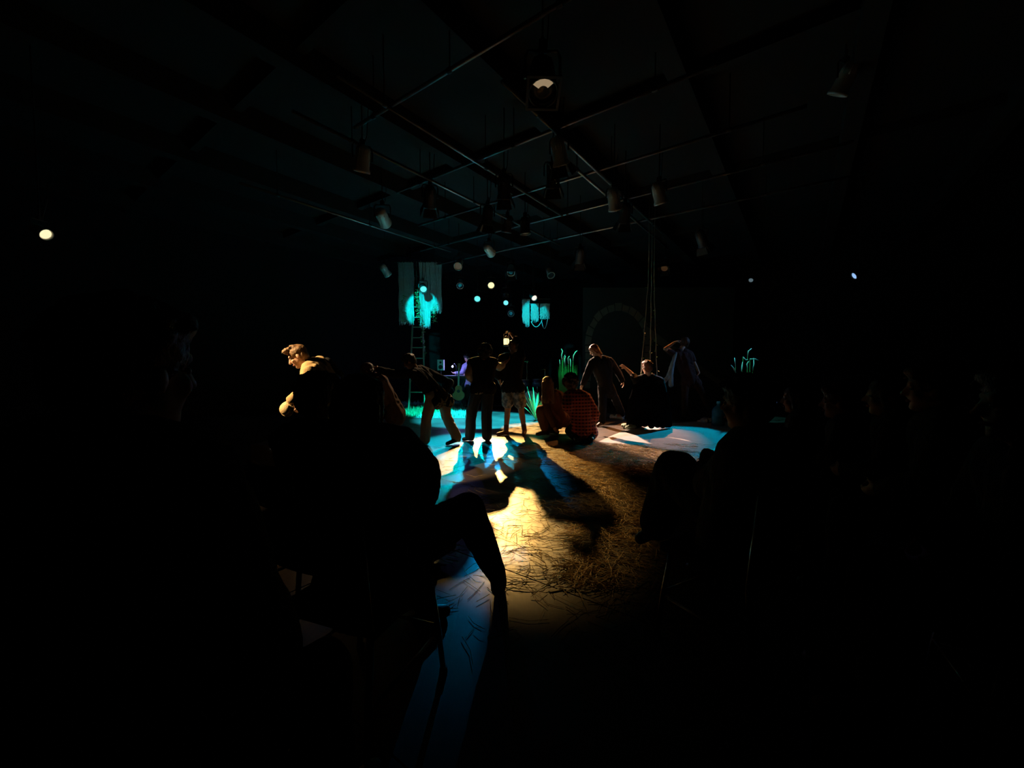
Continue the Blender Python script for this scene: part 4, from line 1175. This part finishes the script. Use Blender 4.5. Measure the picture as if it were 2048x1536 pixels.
# kneeling curly-haired performer in red plaid
D = 6.95
j = JP(D, head=(1140, 767, .02), neck=(1148, 786, 0), pel=(1166, 848, 0), sl=(1137, 793, -.05), sr=(1172, 796, .05), el=(1134, 813, -.2), wl=(1144, 823, .02), hdl=(1148, 827, .1), er=(1190, 828, .05), wr=(1184, 850, .1),
       kl=(1140, 862, .3), kr=(1172, 866, .32), al=(1152, 874, -.1), ar=(1182, 874, -.1), tl=(1152, 879, -.25), tr=(1184, 879, -.25))
p9 = person('kneeling person with curly hair in a loose red plaid shirt', j, SKIN_D, ('curly', H_BROWN), (PLAID, 'rolled', .12, .045), ('trousers', DARK, .115, .09, .08), (BLACKSHOE, 0), face=(-.35, .9, -.3), hup=(-.1, .3, .95), seed=18, hs=1.12)

# leaning performer in dark coat
D = 8.75
j = JP(D, head=(1188, 701, 0), neck=(1199, 717, 0), pel=(1212, 772, .06), sl=(1184, 725, -.08), sr=(1220, 722, .1), el=(1173, 752, -.18), wl=(1166, 768, -.18), hdl=(1161, 778, -.18), er=(1236, 744, .12), wr=(1245, 762, .02), hdr=(1248, 772, 0),
       kl=(1205, 808, -.08), kr=(1232, 800, .35), al=(1204, 843, -.02), ar=(1244, 828, .7), tl=(1196, 851, -.12), tr=(1236, 831, .6))
person('leaning person with auburn hair in a long dark coat reaching down one arm', j, SKIN, ('mid', H_AUBURN), (DARK, 'long', .12, .026), ('trousers', DARK, .1, .085, .08), (LEATHER, 0), face=(-.8, -.1, -.55), hup=(-.35, 0, .9), seed=19)

# cloaked performer on the swing, seen from behind
D = 8.35
j = JP(D, head=(1294, 735, 0), neck=(1296, 753, .02), pel=(1298, 806, .1), sl=(1273, 762, 0), sr=(1320, 762, .0), el=(1264, 748, .22), wl=(1251, 736, .3), hdl=(1245, 732, .3), er=(1330, 795, .1), wr=(1316, 815, .35),
       kl=(1286, 812, .55), kr=(1308, 812, .55), al=(1284, 846, .6), ar=(1310, 846, .6), tl=(1284, 846, .8), tr=(1310, 846, .8))
p11 = person('person with short hair in a wide black cloak seated on the rope swing', j, SKIN, ('short', H_AUBURN), (DARK, 'short', .05, .03), ('trousers', DARK, .11, .09, .08), (BLACKSHOE, 0), face=(-.15, .98, .05), seed=20, hs=1.12)
m = MB(); nb = j['neck']
for k in range(9):
    a = -1.15 + 2.3 * k / 8; e = P(1298, 848, D); q = e + V((math.sin(a) * .46, -.24 * math.cos(a) + .1, rnd.uniform(-.02, .03)))
    t_ = nb + V((math.sin(a) * .24, -.07 * math.cos(a), -.06 - .04 * abs(math.sin(a)))); m.cap(t_, .055, t_.lerp(q, .5) + V((math.sin(a) * .05, -.03, 0)), .075); m.cap(t_.lerp(q, .5) + V((math.sin(a) * .05, -.03, 0)), .075, q, .06)
link('cloak', blob(m, .015, 3, .012, 8, (1, 1, .35), ORG[p11.name], 5), VELVET, p11, True)

# performer leaning back with raised arms at the right
D = 9.8
j = JP(D, head=(1369, 683, .03), neck=(1363, 700, 0), pel=(1380, 758, 0), sl=(1348, 708, 0), sr=(1380, 708, .02), el=(1330, 698, -.05), wl=(1350, 684, -.1), hdl=(1360, 680, -.08), er=(1390, 729, -.06), wr=(1398, 746, -.06), hdr=(1393, 753, -.08),
       hl=(1371, 764, 0), hr=(1391, 762, 0), kl=(1369, 798, -.1), kr=(1406, 790, -.06), al=(1369, 836, 0), ar=(1424, 832, .05), tl=(1362, 841, -.15), tr=(1436, 838, -.05))
p12 = person('person leaning with one elbow raised and hand on hip beside the water jug', j, SKIN, ('mid', H_BROWN), (mat('dull_red_tunic', (.05, .018, .014), .9, bump=.3, bscale=60), 'short', .06, .022), ('trousers', cloth('dark_brown_trousers', (.05, .025, .016)), .095, .075, .06), (BLACKSHOE, 0),
             face=(-.25, .6, .75), hup=(0, -.8, .6), seed=22)
m = MB(); q = [P(1352, 706, D - .06), P(1345, 726, D - .1), P(1341, 746, D - .1), P(1329, 764, D - .1)]
for a, b, ra, rb in zip(q, q[1:], (.03, .045, .06), (.045, .06, .035)): m.cap(a, ra, b, rb)
m.cap(q[2], .05, P(1342, 770, D - .08), .05)
link('sash', blob(m, .012, 2, .012, 12, (1, 1, .4), ORG[p12.name], 3), cloth('pale_blue_sash', (.35, .45, .48)), p12, True)

# ------------------------------------------------------------------ audience, left
A_F = math.radians(62)     # most of them look to the stage
ORG_A = V((-.84, 1.72, 0))
seated('spectator with short dark hair and dark sneakers, back turned, left of the long-haired one', -1.06, 2.12, math.radians(58), 'chair under the short-haired spectator on the left',
       over=dict(head=P(638, 796, 2.2), neck=P(634, 858, 2.18), sl=P(572, 880, 2.26), sr=P(706, 890, 2.1), kl=P(770, 1000, 2.5), kr=P(815, 1000, 2.42), al=P(862, 1072, 2.62), tl=P(903, 1062, 2.66), ar=P(868, 1106, 2.64), tr=P(900, 1092, 2.72)),
       hair=('short', H_BLACK), hs=1.08, top=(DARK, 'long', .05, .03), bottom=('trousers', DARK, .1, .08, .07), shoes=(mat('dark_sneaker', (.03, .03, .035), .6), 0), skin=SKIN_D, seed=31, curl=.6)
seated('spectator with long hair and a dark jacket, one dark boot stretched out', -.58, 1.52, math.radians(70), 'chair under the long-haired spectator on the left',
       over=dict(head=P(724, 812, 1.58), neck=P(730, 888, 1.53), sl=P(648, 912, 1.5), sr=P(796, 896, 1.52), er=P(846, 946, 1.62), wr=P(850, 995, 1.9), el=P(640, 1040, 1.6), wl=P(780, 1020, 1.9),
                 hl=(-.66, 1.58, .55), hr=(-.47, 1.58, .57), kr=P(936, 1022, 2.05), kl=P(830, 1060, 2.0), ar=P(997, 1160, 2.18), tr=P(1000, 1190, 2.32), al=P(850, 1225, 1.98), tl=P(884, 1246, 2.04)),
       hair=('long', H_BLACK), hs=.97, top=(DARK, 'long', .1, .03), bottom=('trousers', DARK, .105, .092, .05), shoes=(BLACKSHOE, .16), skin=SKIN, seed=32)
seated('nearest spectator at the far left, close to the camera and out of focus', -.74, .66, math.radians(75), 'chair under the nearest spectator at the far left', z=.12,
       hair=('short', H_BROWN), top=(cloth('dark_brown_coat', (.035, .028, .025)), 'long', .05, .035), bottom=('trousers', DARK, .1, .08, .075), shoes=(BLACKSHOE, 0), seed=34)

# ------------------------------------------------------------------ audience, right
seated('spectator with grey ribbed sweater sleeve, crossed leg and fist raised, nearest right', 1.02, 1.82, math.radians(118), 'chair under the sweater-wearing spectator nearest right',
       over=dict(head=P(1492, 808, 1.78), neck=P(1504, 875, 1.78), sl=P(1484, 910, 1.74), sr=P(1590, 900, 1.9), el=P(1420, 972, 1.95), wl=P(1414, 938, 2.12), hdl=P(1413, 905, 2.16), er=P(1565, 1010, 2.1), wr=P(1470, 1000, 2.2),
                 hl=P(1470, 1060, 1.85), hr=P(1530, 1060, 1.95), kl=P(1352, 942, 2.3), al=P(1312, 1052, 2.42), tl=P(1284, 1078, 2.46), kr=P(1440, 1030, 2.35), ar=P(1420, 1170, 2.42), tr=P(1385, 1186, 2.5)),
       hair=('short', H_BLACK), top=(cloth('grey_sweater', (.10, .095, .09), .8), 'long', .05, .03), bottom=('trousers', cloth('dark_green_trousers', (.03, .035, .03)), .11, .12, .10), shoes=(BLACKSHOE, 0), seed=41, curl=1.4)
row = [(1585, 806, 3.5, 'second', H_BLACK, 'holding a phone'), (1668, 812, 3.0, 'third', H_BROWN, 'in the row on the right'), (1762, 800, 2.55, 'fourth', H_BLACK, 'in the row on the right'), (1848, 786, 2.15, 'fifth', H_BROWN, 'close to the frame edge')]
lbs = ['spectator in dark clothes beside the blue phone screen', 'spectator in dark clothes two places from the phone holder', 'spectator in dark clothes with a pale shoe catching light', 'spectator in dark clothes last of the visible faces on the right']
for k, (px, py, D, nm, hm, ex) in enumerate(row):
    h = P(px, py - 8, D); a = math.radians(142); f = V((math.cos(a), math.sin(a), 0))
    o_ = h - f * .12; dz = h.z - 1.19
    seated(lbs[k], o_.x, o_.y, a, ['chair beside the blue phone screen', 'chair two places from the phone holder', 'chair of the spectator with the pale shoe', 'chair last in the visible row on the right'][k], z=dz,
           hair=('short' if k % 2 else 'mid', hm), top=(CHAR if k % 2 else DARK, 'long', .05, .03), bottom=('trousers', DARK, .1, .085, .075), shoes=(mat('pale_shoe', (.35, .33, .28), .6) if k == 2 else BLACKSHOE, 0), seed=50 + k)
seated('spectator at the bottom right of whom only dim knees show', 1.78, 1.28, math.radians(150), 'chair in the dark at the bottom right', z=0.0, hair=('short', H_BLACK), top=(DARK, 'long', .05, .03), bottom=('trousers', CHAR, .1, .085, .075), shoes=(LEATHER, 0), seed=60)
p = P(1549, 803, 3.25); m = MB(); m.box(p, (.07, .012, .14)); ph = one('smartphone', m, BLACK, 'smartphone with a small blue lit screen held in the dark', 'phone')
m = MB(); m.box(p + V((0, -.0065, 0)), (.03, .002, .025)); so = build('screen', m, mat('phone_screen', (.05, .1, .2), .3, emit=(.12, .3, .7), estr=.35), ph)

p = G(540, 942); m = MB(); m.box(p + V((0, .2, .16)), (.5, .35, .32)); 
r = thing('equipment_case', 'black equipment case with a tiny white indicator light in the dark', 'case', p + V((0, .2, 0)))
build('case_body', m, BLACK, r)
q = P(540, 898, p.y); m = MB(); m.ell(V((q.x, p.y + .022, min(q.z, .3))), (.007, .007, .007)); build('indicator', m, mat('indicator_light', (1, 1, 1), .3, emit=(1, .95, .85), estr=3), r)
for sx in (-1, 1):
    m = MB(); m.tube([p + V((sx * .251, .12, .2)), p + V((sx * .29, .14, .2)), p + V((sx * .29, .26, .2)), p + V((sx * .251, .28, .2))], .01, 6); build('handle', m, STEEL, r)
